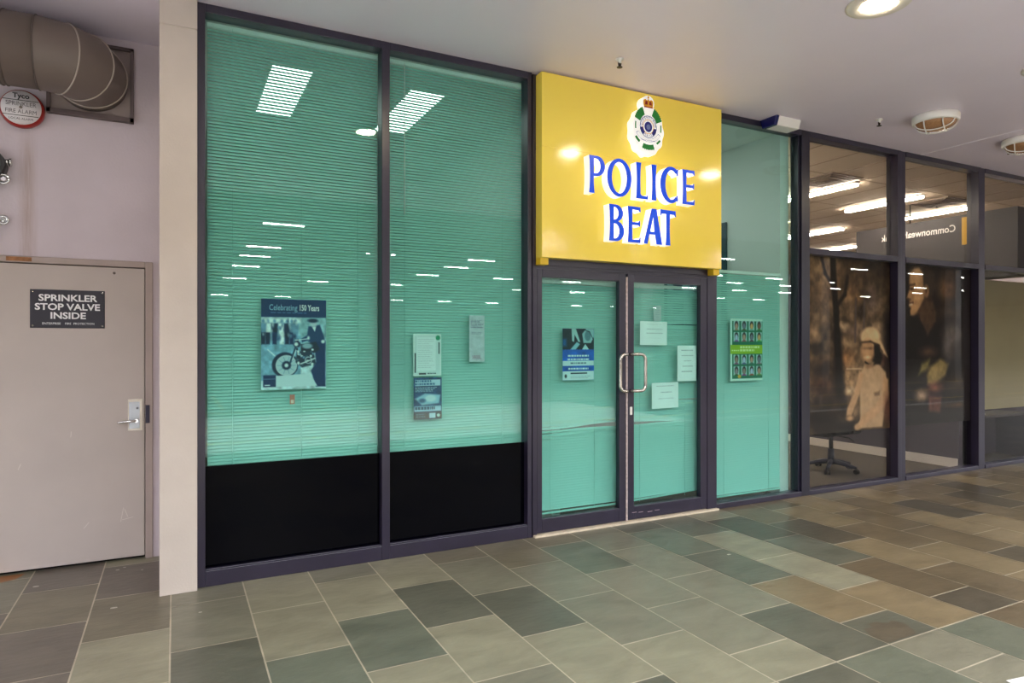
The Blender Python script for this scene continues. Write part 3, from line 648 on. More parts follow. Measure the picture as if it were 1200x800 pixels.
# ------------------------------------------------------------------ yellow sign
SX0, SX1, SZ0, SZ1, SY = 2.573, 4.465, 2.228, 3.69, -.10
sn = empty('shop_sign', ((SX0 + SX1) / 2, SY, SZ0), 'yellow box sign reading POLICE BEAT with police crest above the double doors', 'sign')
b = MB(); b.box(SX0, SX1, SY, .0, SZ0, 3.100, bevel=.003); b.box(SX0, SX1, SY, .0, 3.103, SZ1, bevel=.003); b.box(SX0 + .004, SX1 - .004, SY + .004, 0, SZ0 + .01, SZ1 - .01)
b.build('sign_box', M_yel, sn)
for x in (SX0, SX1 - .075): bx('bracket', mat('yellow_bracket', (225, 190, 40), .35), (x, x + .075, -.075, -.0, SZ0 - .055, SZ0 + .002), sn, bevel=.003)
M_blue = mat('blue_letter_face', (6, 70, 225), .25, emit=.3, erg=(0, 80, 225)); M_side = mat('lit_white_acrylic', (250, 250, 250), .4, emit=.55)
def flare(x0, x1, y0, y1, f=.008, n=8):
    """vertical stem with ends flared outward"""
    L, Rr = [], []
    for i in range(n + 1):
        t = i / n; y = y0 + (y1 - y0) * t; e = f * (abs(2 * t - 1) ** 2.2); L.append((x0 - e + f, y)); Rr.append((x1 + e - f, y))
    return L, Rr
def ellp(cx, cy, rx, ry, a0, a1, n=20): return [(cx + rx * math.cos(a0 + (a1 - a0) * i / n), cy + ry * math.sin(a0 + (a1 - a0) * i / n)) for i in range(n + 1)]
def glyph(c, w, h):
    s = .052
    if c == 'O': return [ellp(w / 2, h / 2, w / 2, h / 2 + .006, 0, 2 * PI, 48)[:-1], ellp(w / 2, h / 2, w / 2 - .046, h / 2 - .022, 0, 2 * PI, 48)[:-1]]
    if c == 'I': L, Rr = flare(0, w, 0, h); return [L + Rr[::-1]]
    if c == 'L':
        L, Rr = flare(0, s, 0, h); return [[(0, 0)] + L[1:] + [q for q in Rr[::-1] if q[1] > .04] + [(s - .006, .04), (s + .01, .026), (w - .012, .024), (w - .004, .042), (w, .042), (w, 0)]]
    if c == 'T':
        L, Rr = flare(w / 2 - s / 2, w / 2 + s / 2, 0, h); return [[q for q in L if q[1] < h * .85] + [(w / 2 - s / 2 + .006, h - .032), (.014, h - .034), (.004, h - .05), (-.002, h - .05), (0, h + .004), (w, h), (w + .002, h - .05), (w - .006, h - .05), (w - .014, h - .034), (w / 2 + s / 2 - .006, h - .032)] + [q for q in Rr[::-1] if q[1] < h * .85]]
    if c == 'E':
        L, Rr = flare(0, s, 0, h); t = .024; m = h * .53; e = w
        return [[(0, 0)] + L[1:-1] + [(0, h), (e, h), (e + .002, h - .042), (e - .008, h - .042), (e - .016, h - t - .004), (s - .004, h - t), (s - .006, m + t / 2), (e - .02, m + t / 2), (e - .012, m + .026), (e - .004, m + .026), (e - .004, m - .022), (e - .012, m - .022), (e - .02, m - t / 2), (s - .006, m - t / 2), (s - .004, t), (e - .014, t + .004), (e - .006, t + .022), (e + .002, t + .022), (e, 0)]]
    if c == 'P':
        m = h * .46; cy = (h + m) / 2; ry = (h - m) / 2; L, Rr = flare(0, s, 0, h)
        out = [q for q in L] + [(w - ry * .9, h)] + ellp(w - .078, cy, .078, ry, PI / 2, -PI / 2, 18)[1:-1] + [(s, m - .002), (s - .006, m + .002)] + [q for q in Rr[::-1] if q[1] < m - .01]
        inn = [(s - .006, m + .022), (s - .006, h - .022)] + ellp(w - .088, cy, .044, ry - .022, PI / 2, -PI / 2, 14)
        return [out, inn]
    if c == 'B':
        m = h * .53; L, Rr = flare(0, s, 0, h)
        out = [(0, 0)] + L[1:] + ellp(w - .088, (h + m) / 2, .078, (h - m) / 2, PI / 2, -PI / 2 + .35, 14) + ellp(w - .08, m / 2 + .004, .08, m / 2 + .004, PI / 2 - .35, -PI / 2, 16)
        i1 = [(s - .004, m + .014), (s - .004, h - .022)] + ellp(w - .094, (h + m) / 2 - .002, .038, (h - m) / 2 - .02, PI / 2, -PI / 2, 12)
        i2 = [(s - .004, .022), (s - .004, m - .014)] + ellp(w - .092, m / 2 + .003, .044, m / 2 - .018, PI / 2, -PI / 2, 12)
        return [out, i1, i2]
    if c == 'C':
        rx, ry = w * .60, h / 2 + .006; cx, cy = rx, h / 2; a = .62
        outer = ellp(cx, cy, rx, ry, 1.02, 2 * PI - 1.02, 34); inner = ellp(cx + .006, cy, rx - .048, ry - .03, 2 * PI - .92, .92, 34)
        return [[(w, h - .008), (cx + rx * .75, h - .002)] + outer + [(w - .01, .014), (w, .02), (w - .004, .066), (w - .016, .062), (w - .022, .046)] + inner + [(w - .022, h - .046), (w - .01, h - .07), (w - .001, h - .07)]]
    if c == 'A':
        ap = w * .54
        out = [(-.004, 0), (ap - .022, h), (ap + .03, h), (w + .004, 0), (w - .058, 0), (w - .072, h * .27), (w * .30, h * .27), (w * .19, .0)]
        inn = [(w * .34, h * .35), (w - .082, h * .35), (ap - .004, h * .78)]
        return [out, inn]
def word(s, xs, z0, h):
    for c, (x0, x1) in zip(s, xs):
        lt = outline_mesh('letter', glyph(c, x1 - x0, h), FRONT(x0, SY - .003, z0), .078, [M_side, M_side], sn)
        outline_mesh('letter_face', glyph(c, x1 - x0, h), FRONT(x0, SY - .081, z0), .003, [M_blue], lt)
word('POLICE', ((2.961, 3.115), (3.137, 3.381), (3.429, 3.554), (3.591, 3.645), (3.686, 3.88), (3.927, 4.065)), 2.760, .302)
word('BEAT', ((3.156, 3.306), (3.344, 3.474), (3.513, 3.702), (3.687, 3.852)), 2.388, .300)
# crest
cr = empty('crest', (3.56, SY, 3.375)); cr.parent = sn; cr.matrix_parent_inverse = Matrix.Identity(4); cr.location = Vector((3.56, SY, 3.375)) - Vector(sn.location)
def CF(y): return FRONT(3.56, y, 3.375)
out = []
for k in range(72):
    a = 2 * PI * k / 72; r = 1 + .035 * math.cos(11 * a); out.append((.163 * r * math.cos(a), -.033 + .205 * r * math.sin(a)))
outline_mesh('crest_backing', [out], CF(SY - .002), .076, [mat('crest_white', (245, 245, 245), .4, emit=.35), M_side], cr)
outline_mesh('crest_backing', [ellp(0, .20, .062, .062, 0, 2 * PI, 24)[:-1]], CF(SY - .002), .0765, [MATS['crest_white'], M_side], cr)
yf = SY - .0785
M_cg = mat('crest_green', (10, 130, 50), .4); M_cn = mat('crest_navy', (22, 30, 130), .4); M_cgold = mat('crest_gold', (225, 160, 30), .35); M_cgrey = mat('crest_grey', (110, 125, 175), .5); M_cred = mat('crest_red', (150, 30, 30), .5)
def arcband(r0, r1, a0, a1, sx=1, sz=1, n=14, dz=0, jag=0):
    a0, a1 = math.radians(a0), math.radians(a1)
    o_ = [((r1 + (jag if i % 2 else 0)) * math.cos(a0 + (a1 - a0) * i / n) * sx, (r1 + (jag if i % 2 else 0)) * math.sin(a0 + (a1 - a0) * i / n) * sz + dz) for i in range(n + 1)]
    i_ = [(r0 * math.cos(a1 + (a0 - a1) * i / n) * sx, r0 * math.sin(a1 + (a0 - a1) * i / n) * sz + dz) for i in range(n + 1)]
    return [o_ + i_]
def cp(nm, loops, m, d=.0015, y=yf): outline_mesh(nm, loops, CF(y), d, [m], cr)
for a0, a1 in ((20, 66), (114, 160)): cp('wreath', arcband(.09, .15, a0, a1, 1, 1.12, jag=.007, dz=.005), M_cg)
for a0, a1 in ((-12, 12), (168, 192)): cp('wreath', arcband(.128, .140, a0, a1, 1, 1.12), M_cg)
cp('wreath', arcband(.15, .19, 250, 290, 1, 1.0, jag=.008), M_cg); cp('wreath', arcband(.15, .172, 215, 236, 1, 1), M_cg); cp('wreath', arcband(.15, .168, 304, 322, 1, 1), M_cg)
cp('motto_ring', [ellp(0, 0, .0895, .094, 0, 2 * PI, 40)[:-1], ellp(0, 0, .0835, .0875, 0, 2 * PI, 40)[:-1]], M_cgrey)
cp('motto_ring', [ellp(0, 0, .058, .061, 0, 2 * PI, 40)[:-1], ellp(0, 0, .053, .056, 0, 2 * PI, 40)[:-1]], M_cgold)
for a0, a1 in ((186, 232), (308, 354)): cp('ring_band', arcband(.056, .088, a0, a1, 1, 1.05), M_cn)
cp('centre_medallion', [ellp(0, 0, .04, .044, 0, 2 * PI, 30)[:-1]], M_cn); cp('centre_medallion', [ellp(0, -.002, .022, .024, 0, 2 * PI, 8)[:-1]], M_cgrey, .003)
for k, ch in enumerate('QUEENSLAND'):
    a = math.radians(170 - k * 160 / 9); text('crest_lettering', ch, .028, M_cn, cr, CF(yf - .001) @ Matrix.Translation((.072 * math.cos(a), .075 * math.sin(a), 0)) @ Matrix.Rotation(a - PI / 2, 4, 'Z'), ext=.0004)
for k, ch in enumerate('POLICE'):
    a = math.radians(240 + k * 12); text('crest_lettering', ch, .026, M_cn, cr, CF(yf - .001) @ Matrix.Translation((.072 * math.cos(a), .075 * math.sin(a), 0)) @ Matrix.Rotation(a + PI / 2, 4, 'Z'), ext=.0004)
cp('ribbon', arcband(.103, .130, 207, 333, 1.12, .98), M_cgrey); cp('ribbon', arcband(.106, .127, 210, 330, 1.12, .98), MATS['crest_white'], .0022)
text('crest_lettering', 'WITH HONOUR WE SERVE', .013, M_cn, cr, CF(yf - .0024) @ Matrix.Translation((0, -.1145, 0)), ext=.0004, sx=.95)
cp('crown', [[(-.045, .165), (.045, .165), (.052, .20), (.05, .222), (.03, .232), (.012, .222), (0, .235), (-.012, .222), (-.03, .232), (-.05, .222), (-.052, .20)]], M_cgold)
cp('crown', [[(-.036, .185), (-.008, .185), (-.01, .212), (-.03, .217)], [(.036, .185), (.008, .185), (.01, .212), (.03, .217)]], M_cred, .003)
cp('crown', [[(-.005, .232), (.005, .232), (.005, .243), (.012, .243), (.012, .25), (.005, .25), (.005, .26), (-.005, .26), (-.005, .25), (-.012, .25), (-.012, .243), (-.005, .243)]], M_cgold)
cp('crown', [[(-.046, .160), (.046, .160), (.045, .169), (-.045, .169)]], M_cred, .003)

# ------------------------------------------------------------------ soffit fittings
DLM = mat('downlight_lamp', (255, 236, 200), .5, emit=DOWN)
dl = empty('downlight', (0, 0, CZ))
b = MB(); b.lathe([(.0, -.001), (.19, -.001), (.19, -.006), (.17, -.014), (.115, -.012), (.1, .0), (.0, .0)], None, 40); b.build('trim_ring', mat('downlight_trim', (215, 208, 200), .4), dl, local=True)
b = MB(); b.lathe([(0, -.009), (.094, -.009), (.097, -.004), (.0, -.004)], None, 32); b.build('lamp', DLM, dl, local=True)
DL = [(1.74, 'round recessed soffit downlight seen only as a bright reflection in leftmost window'), (3.99, 'round recessed downlight with white trim at the top edge of the picture'), (6.1, 'round recessed downlight in the soffit in front of the dark office windows'), (8.3, 'round recessed downlight in the soffit toward the far right of the walkway'), (-.45, 'round recessed downlight in the soffit in front of the service door')]
for i, (x, lb) in enumerate(DL):
    o = dl if i == 0 else copy_tree(dl); o.location = (x, -1.94, CZ); tag(o, lb, 'downlight', 'recessed downlights in the soffit')
# caged bulkhead lamps
ck = empty('bulkhead_lamp', (0, 0, CZ))
b = MB(); b.lathe([(0, 0), (.192, 0), (.198, -.02), (.195, -.06), (.178, -.075), (.17, -.068), (0, -.068)], None, 48); b.build('lamp_base', M_white, ck, local=True)
b = MB(); b.lathe([(.17, -.06)] + [(.17 * math.cos(t), -.066 - .075 * math.sin(t)) for t in np.linspace(0, PI / 2, 12)[:-1]] + [(0, -.141)], None, 40); b.build('lamp_lens', mat('amber_lens', (158, 118, 84), .25, noise=.15, nscale=90), ck, local=True)
for a in (0.4, 0.4 + PI / 2):
    for off in (-.075, .075):
        pts = []
        for t in np.linspace(-1, 1, 17):
            lim = math.sqrt(.182 ** 2 - off ** 2); u = t * lim; rr = math.hypot(u, off) / .182; z = -.066 - .088 * math.sqrt(max(0, 1 - rr ** 2)); pts.append((u * math.cos(a) - off * math.sin(a), u * math.sin(a) + off * math.cos(a), z))
        b = MB(); b.tube(pts, .0055, 8); b.build('cage_wire', M_white, ck, local=True)
for i, (x, y, lb) in enumerate(((6.44, -.86, 'round caged bulkhead lamp on the soffit, fully in the picture'), (8.0, -.86, 'round caged bulkhead lamp cut by the right edge of the picture'))):
    o = ck if i == 0 else copy_tree(ck); o.location = (x, y, CZ); tag(o, lb, 'ceiling lamp', 'caged bulkhead lamps')
# sprinkler heads
sp = empty('fire_sprinkler', (0, 0, CZ))
b = MB(); b.lathe([(0, 0), (.032, 0), (.03, -.008), (.012, -.012), (.012, -.03), (0, -.03)], None, 20); b.build('escutcheon', M_white, sp, local=True)
b = MB(); b.cyl((-.014, 0, -.028), (-.006, 0, -.06), .004, n=8); b.cyl((.014, 0, -.028), (.006, 0, -.06), .004, n=8); b.cyl((0, 0, -.03), (0, 0, -.06), .005, n=8); b.cyl((0, 0, -.06), (0, 0, -.064), .022, n=16); b.build('deflector', mat('sprinkler_bronze', (60, 48, 44), .4, metal=.6), sp, local=True)
for i, (x, y, lb) in enumerate(((3.014, -.52, 'sprinkler head on the soffit above the left part of the yellow sign'), (6.06, -.55, 'sprinkler head on the soffit just left of the caged lamp'), (8.25, -.60, 'sprinkler head on the soffit under the caged lamp at right edge'))):
    o = sp if i == 0 else copy_tree(sp); o.location = (x, y, CZ); tag(o, lb, 'sprinkler head', 'sprinkler heads')
for i, (x, y, lb) in enumerate(((7.3, 1.28, 'sprinkler head in the dark office ceiling near its first window'), (10.5, 1.5, 'sprinkler head in the dark office ceiling behind its second window'))):
    o = copy_tree(sp); o.location = (x, y, 3.70); tag(o, lb, 'sprinkler head', 'sprinkler heads')
# white sensor housing
sc = empty('sensor_housing', (5.33, -.1, CZ), 'small white housing with navy end under the soffit, right of the yellow sign', 'sensor')
def wedge(x0, x1, y0, y1, z0, z1, ins):
    b = MB(); vs = b.box(x0, x1, y0, y1, z0, z1)
    for v in vs:
        if v.co.z < (z0 + z1) / 2:
            v.co.y = (y0 + y1) / 2 + (v.co.y - (y0 + y1) / 2) * ins
    bmesh.ops.bevel(b.bm, geom=list(b.bm.edges), offset=.006, segments=2, affect='EDGES', profile=.5); return b
wedge(5.10, 5.40, -.20, -.005, 3.625, CZ - .001, .72).build('housing', M_white, sc); wedge(5.06, 5.10, -.205, -.0, 3.62, CZ - .001, .72).build('end_lens', mat('navy_lens', (22, 24, 90), .15), sc)

# ------------------------------------------------------------------ dark office behind the grey glass
struct('floor_bank', M_carp, (5.6, 17.2, .14, 10.2, -.1, .006)).name = 'floor_office_right'
M_beige = mat('beige_ceiling_tile', (238, 216, 192), .8, noise=.03, nscale=2)
b = MB(); b.box(5.62, 17, .14, 10.2, 3.685, 3.699); b.build('ceiling_tiles', M_beige, kind='structure').name = 'ceiling_office_right'
b = MB()
for k in range(20): b.box(5.62 + .6 * k - .006, 5.62 + .6 * k + .006, .14, 10.2, 3.682, 3.686)
for k in range(9): b.box(5.62, 17, 1.0 + 1.2 * k - .006, 1.0 + 1.2 * k + .006, 3.682, 3.686)
b.build('trim_6', mat('ceiling_tee', (170, 148, 128), .7), kind='structure')
b = MB(); b.box(5.6, 17, 10.0, 10.2, 0, 3.7); b.build('wall_bank_back', mat('tan_wall', (150, 108, 56), .7), kind='structure').name = 'wall_back'
b = MB(); b.box(17, 17.2, .1, 10.2, 0, 3.9); b.build('wall_far_right', M_wall, kind='structure').name = 'wall_far'
M_part = mat('grey_partition', (78, 72, 84), .6)
b = MB(); b.box(8.64, 8.72, .15, 9.9, .006, 2.45); b.build('wall_partition', M_part, kind='structure')
bx('baseboard_partition', mat('white_skirting', (235, 228, 222), .4), (8.622, 8.64, .16, 9.9, .006, .118), kind='structure')
bk = empty('hanging_bulkhead', (10, 1.25, 2.6), 'dark grey overhead bulkhead with mirrored bank lettering in the dark office', 'sign')
bx('bulkhead_panel', mat('bulkhead_grey', (46, 41, 43), .5), (10.0, 10.3, .16, 2.5, 2.45, 3.378), bk)
bx('yellow_band', mat('bank_yellow', (196, 150, 20), .5), (9.995, 10.0, .72, .86, 2.95, 3.34), bk)
Mt = Matrix(((0, 0, -1, 9.996), (1, 0, 0, .94), (0, 1, 0, 3.2), (0, 0, 0, 1)))
text('bulkhead_lettering', 'Commonwealth Bank', .145, mat('grey_lettering', (235, 230, 226), .5), bk, Mt, align='LEFT', sx=.88, bold=.0015)
for y in (.7, 1.7): 
    b = MB(); b.cyl((10.15, y, 3.378), (10.15, y, 3.69), .008, n=8); b.build('hanger_rod', M_dark, bk)
M_strip = mat('strip_tube', (255, 248, 232), .5, emit=STRIP)
st = empty('strip_light', (0, 0, 3.685)); b = MB(); b.box(-.04, .04, -.62, .62, -.02, 0); b.build('strip_tray', M_white, st, local=True); b = MB(); b.box(-.042, .042, -.6, .6, -.05, -.018, bevel=.008); b.build('tube_diffuser', M_strip, st, local=True)
ST = [(8.04, 1.7, 'ceiling strip light nearest the partition wall in the dark office'), (9.55, 1.75, 'ceiling strip light crossing behind the first mullion of dark office'), (11.0, 1.87, 'ceiling strip light above the grey bulkhead in the dark office'), (10.95, 4.05, 'second row ceiling strip light seen left of the grey bulkhead'), (13.2, 5.4, 'furthest ceiling strip light, close to the tan back wall')]
ST += [(x, y, 'added unseen strip light brightening the dark office ceiling') for x, y in ((6.5, 1.7), (6.5, 3.6), (8.0, 3.9), (9.5, 4.1), (8.0, 6.2), (9.5, 6.3), (12.5, 1.8), (14.0, 2.0), (12.5, 3.6), (15.4, 3.6))]  # hidden extra strips, added to lift the office ceiling brightness
for i, (x, y, lb) in enumerate(ST):
    o = st if i == 0 else copy_tree(st); o.location = (x, y, 3.682); tag(o, lb, 'ceiling light', 'strip lights in the dark office')
av = empty('air_diffuser', (9.7, 1.9, 3.685)); proto_av = av
b = MB()
for k in range(4): s0, s1 = .3 - .07 * k, .27 - .07 * k; z = -.004 - .003 * k; b.box(-s0, s0, -s0, -s1, z - .01, 0); b.box(-s0, s0, s1, s0, z - .01, 0); b.box(-s0, -s1, -s1, s1, z - .01, 0); b.box(s1, s0, -s1, s1, z - .01, 0)
b.box(-.27, .27, -.27, .27, -.002, 0); b.build('diffuser_vanes', mat('diffuser_brown', (150, 130, 112), .5), av, local=True)
for i, (x, y, lb) in enumerate(((7.6, 1.2, 'square ceiling air diffuser behind the first dark office window'), (10.3, 1.35, 'square ceiling air diffuser above the grey bulkhead'))):
    o = av if i == 0 else copy_tree(av); o.location = (x, y, 3.684); tag(o, lb, 'air diffuser', 'ceiling air diffusers')

# mural prints on the inside of the glass
class Print:
    """places the shapes of a mural print at their real spots on its sheet, from where they were measured"""
    def __init__(s, p, x0, w, z0=2.464, h=1.87): s.p, s.x0, s.w, s.z0, s.h, s.d = p, x0, w, z0, h, 4.63 + RGY + .012
    def uv(s, x, y):
        X = math.tan(TH + math.atan((x - 600) / FPX)) * s.d; zc = s.d * math.cos(TH) + X * math.sin(TH)
        return (X - s.x0) / s.w, (s.z0 - 1.55 - (402 - y) / FPX * zc) / s.h
    def sc(s, x, y): a, b, c = s.uv(x, y), s.uv(x + 1, y), s.uv(x, y + 1); return b[0] - a[0], c[1] - a[1]
    def e(s, x, y, rx, ry, c, soft=.03, al=.9): u, v = s.uv(x, y); kx, ky = s.sc(x, y); s.p.ell(u, v, rx * kx, ry * ky, c, soft, al=al)
    def po(s, pts, c, soft=.01, al=1.): s.p.poly([s.uv(*q) for q in pts], c, soft, al)
    def ln(s, pts, w, c, soft=.012): s.p.line([s.uv(*q) for q in pts], w * s.sc(*pts[0])[0] * .8, c, soft)
def build_girl():
    p = Paint(1.437, 1.87, 170, (84, 68, 48)); p.noise(1.2, 6, 21)
    sk, sh, dk = (190, 148, 104), (178, 150, 112), (14, 11, 9)
    q = Print(p, 5.772, 1.437)
    e, po, ln = q.e, q.po, q.ln
    for a in ((958, 318, 14, 16, (160, 130, 84), .1), (965, 345, 12, 22, (120, 92, 58), .1), (957, 368, 14, 9, (120, 98, 66), .06), (1000, 325, 18, 18, (110, 80, 46), .1), (995, 342, 5, 7, (160, 116, 68), .03), (1005, 350, 5, 6, (150, 110, 62), .03), (1025, 318, 22, 14, (40, 30, 20), .1), (1022, 350, 8, 14, (96, 84, 84), .05), (987, 383, 8, 5, (206, 180, 140), .02), (1000, 388, 10, 6, (110, 92, 80), .03), (955, 392, 6, 8, (150, 120, 84), .04), (990, 402, 9, 6, (170, 140, 100), .03), (1030, 388, 10, 14, (130, 110, 84), .05), (990, 420, 10, 10, (150, 98, 50), .04), (962, 425, 10, 6, (120, 80, 44), .03), (1037, 420, 6, 8, (130, 60, 46), .04), (965, 450, 16, 12, (74, 38, 26), .06), (975, 470, 16, 12, (54, 34, 24), .06), (994, 445, 6, 8, (190, 150, 100), .02), (996, 458, 6, 4, (210, 186, 150), .02), (988, 478, 5, 12, (20, 18, 20), .03)): e(*a)
    p.noise(.5, 20, 6)
    ln([(976, 300), (977, 330), (980, 365), (981, 400), (983, 430)], 8, dk); ln([(962, 298), (967, 320), (977, 337)], 3.5, dk); ln([(981, 358), (990, 345), (993, 325)], 4, dk); ln([(981, 390), (984, 460)], 13, dk, .03)
    e(963, 432, 14, 10, dk, .05, .8); e(960, 490, 26, 16, (16, 11, 9), .06); e(1000, 500, 30, 8, (12, 9, 8), .04); e(1041, 400, 6, 60, (20, 20, 26), .05, .9)
    ln([(992, 432), (1010, 432)], 1, (190, 175, 150), .005)
    for x in (1003, 1013): ln([(x, 350), (x - 1, 400)], 2.2, (70, 66, 84), .01)
    po([(1012, 396), (1031, 398), (1034, 420), (1031, 428), (1024, 424), (1018, 420)], dk, .012)
    e(1020, 395, 11.5, 12, (214, 182, 136), .012, 1); po([(1022, 394), (1032, 398), (1038, 412), (1040, 418), (1033, 412), (1024, 402)], (206, 172, 124), .012)
    e(1017, 411, 8, 13, (176, 126, 80), .02, 1); e(1015, 413, 5, 9, (200, 152, 102), .04, .8); e(1013.5, 408, 1.7, 1.0, (60, 40, 26), .012, .55); e(1020, 408, 1.7, 1.0, (50, 32, 20), .012, .8); e(1016.5, 418.5, 3, 1.3, (230, 200, 164), .008, .9); po([(1024, 402), (1031, 404), (1032, 426), (1026, 424)], dk)
    ln([(1010, 401), (1020, 400), (1029, 404), (1034, 412)], 1.6, (60, 42, 28), .008); ln([(1014, 424), (1022, 430), (1027, 424)], 1.5, dk, .006)
    po([(1013, 427), (1022, 429), (1030, 427), (1038, 436), (1041, 462), (1036, 482), (1034, 500), (1008, 502), (1008, 470), (1007, 440)], sh, .01); e(1019, 429, 5, 2.5, (150, 110, 72), .01, 1); po([(1024, 460), (1031, 458), (1031, 463), (1025, 464)], (120, 90, 60))
    po([(1007, 434), (1012, 438), (1007, 462), (998, 486), (992, 487), (993, 478), (1001, 460)], sk, .01); po([(1035, 440), (1041, 444), (1041, 468), (1030, 484), (1010, 500), (1004, 498), (1010, 488), (1026, 474), (1033, 462)], sk, .01)
    e(996, 490, 4, 3, sk, .01, 1); e(1005, 500, 4, 4, sk, .01, 1); e(1041, 478, 5, 18, (110, 56, 50), .03, .7)
    L_ = p.C @ np.array([.35, .5, .15]); p.C = p.C * .5 + .5 * L_[..., None] * np.array([1.12, .98, .78]); p.noise(.12, 26, 9)
    p.C *= 1.3
    p.sheet('window_mural', 5.772, 2.464, RGY + .012, rough=.6, matname='mural_print', label='sepia street photo mural of a girl in a pale helmet on dark office window', cat='mural')
build_girl()
def build_man():
    p = Paint(1.434, 1.87, 150, (15, 12, 11)); p.noise(.6, 6, 31)
    q = Print(p, 7.356, 1.434)
    e, po, ln = q.e, q.po, q.ln
    sk = (150, 112, 70)
    po([(1066, 318), (1070, 311), (1078, 308), (1088, 310), (1095, 320), (1096, 336), (1092, 350), (1084, 356), (1080, 340)], (44, 30, 20), .02)
    po([(1067, 320), (1071, 315), (1077, 314), (1081, 320), (1082, 334), (1083, 350), (1080, 358), (1076, 366), (1071, 371), (1067, 369), (1066.5, 364), (1067.5, 361), (1065, 358.5), (1066, 355), (1065.5, 351.5), (1062.5, 349), (1064.5, 343), (1066, 337), (1065.3, 332), (1065.6, 326)], sk, .012)
    e(1076, 345, 5, 9, (168, 122, 76), .05, .7); e(1073, 322, 5, 6, (172, 130, 84), .05, .8); e(1070, 356, 3, 4, (160, 112, 70), .03, .7)
    ln([(1066, 334), (1072, 333)], 1.4, (40, 26, 18)); e(1068.5, 338.5, 2, 1.3, (26, 17, 12), .01); ln([(1064, 350), (1067, 351)], 1, (50, 30, 20)); ln([(1065.5, 356), (1070, 354.5)], 1.2, (60, 30, 22)); ln([(1066, 357), (1069, 356.4)], .9, (220, 200, 176), .008)
    e(1085.5, 341, 3, 7, (150, 104, 66), .012); e(1085.5, 341, 1.5, 4, (70, 44, 28), .012); ln([(1071, 371), (1078, 364), (1083, 352)], 2, (60, 38, 24), .02)
    po([(1076, 364), (1084, 352), (1093, 352), (1097, 366), (1097, 378), (1088, 386), (1078, 378)], (66, 44, 30), .02)
    po([(1060, 374), (1074, 370), (1080, 378), (1087, 396), (1096, 378), (1112, 380), (1118, 420), (1100, 496), (1060, 496)], (7, 6, 7), .016); po([(1081, 378), (1087, 394), (1094, 380)], (60, 40, 32), .016)
    e(1110, 338, 11, 16, (84, 56, 34), .05); e(1113, 320, 8, 8, (60, 42, 30), .05); e(1112, 365, 10, 8, (58, 42, 34), .05)
    e(1116, 392, 12, 13, (60, 56, 60), .04); e(1112, 408, 8, 12, (66, 66, 76), .04); e(1121, 412, 9, 8, (36, 28, 26), .04)
    e(1088, 412, 8, 5, (80, 48, 36), .03); po([(1080, 426), (1090, 420), (1088, 432), (1076, 440)], (90, 90, 36), .02); po([(1086, 440), (1090, 430), (1102, 420), (1112, 426), (1108, 440), (1094, 452), (1087, 450)], (104, 94, 44), .02); e(1096, 436, 7, 6, (140, 126, 66), .04, .6)
    e(1096, 454, 8, 6, (110, 50, 44), .03); e(1080, 463, 7, 7, (130, 110, 96), .03); po([(1088, 462), (1104, 464), (1102, 484), (1088, 482)], (80, 34, 36), .02); e(1124, 448, 13, 8, (50, 36, 26), .05); e(1125, 474, 12, 2, (90, 50, 26), .02)
    po([(1128, 308), (1141, 308), (1141, 496), (1128, 496)], (26, 24, 34), .03, .8)
    L_ = p.C @ np.array([.35, .5, .15]); p.C = p.C * .5 + .5 * L_[..., None] * np.array([1.12, .98, .78]); p.noise(.22, 26, 9)
    p.C *= 1.6
    p.sheet('window_mural', 7.356, 2.464, RGY + .012, rough=.6, matname='mural_print', label='dark photo mural of a smiling man in profile on dark office window', cat='mural')
build_man()

# office chair behind the first mural
oc = empty('office_chair', (7.09, .76, .006), 'dark office chair on a five star castor base behind the girl mural', 'chair')
M_ch = mat('chair_plastic', (44, 48, 66), .4); M_fab = mat('chair_fabric', (20, 20, 24), .9)
c0 = Vector((7.09, .76, .006))
for k in range(5):
    a = math.radians(-78 + 72 * k); d = Vector((math.cos(a), math.sin(a), 0)); q = MB()
    q.tube([c0 + d * .03 + Vector((0, 0, .115)), c0 + d * .16 + Vector((0, 0, .10)), c0 + d * .30 + Vector((0, 0, .07))], [.032, .025, .017], 10)
    lg = q.build('base_leg', M_ch, oc); q = MB(); cpt = c0 + d * .30; n_ = Vector((-d.y, d.x, 0))
    q.cyl(cpt + n_ * .012 + Vector((0, 0, .028)), cpt + n_ * .03 + Vector((0, 0, .028)), .028, n=16); q.cyl(cpt - n_ * .03 + Vector((0, 0, .028)), cpt - n_ * .012 + Vector((0, 0, .028)), .028, n=16); q.cyl(cpt + Vector((0, 0, .03)), cpt + Vector((0, 0, .075)), .01, n=8)
    q.build('castor', M_print, lg)
b = MB(); b.cyl(c0 + Vector((0, 0, .08)), c0 + Vector((0, 0, .27)), .036); b.cyl(c0 + Vector((0, 0, .27)), c0 + Vector((0, 0, .44)), .024); b.build('gas_column', M_ch, oc)
b = MB(); b.box(c0.x - .16, c0.x + .12, c0.y - .07, c0.y + .07, .425, .465, bevel=.008); b.tube([(c0.x + .06, c0.y - .05, .43), (c0.x + .18, c0.y - .12, .40), (c0.x + .24, c0.y - .14, .36)], .009, 8); b.tube([(c0.x - .1, c0.y - .06, .43), (c0.x - .12, c0.y - .1, .36), (c0.x - .11, c0.y - .1, .30)], .012, 8); b.build('tilt_mechanism', M_print, oc)
b = MB(); b.box(c0.x - .26, c0.x + .25, c0.y - .24, c0.y + .24, .465, .54, bevel=.03); b.build('seat', M_fab, oc)
b = MB(); b.box(c0.x - .31, c0.x - .25, c0.y - .22, c0.y + .22, .62, 1.08, bevel=.03); b.tube([(c0.x - .15, c0.y, .45), (c0.x - .3, c0.y, .47), (c0.x - .33, c0.y, .6), (c0.x - .31, c0.y, .75)], .02, 8); b.build('backrest', M_fab, oc)
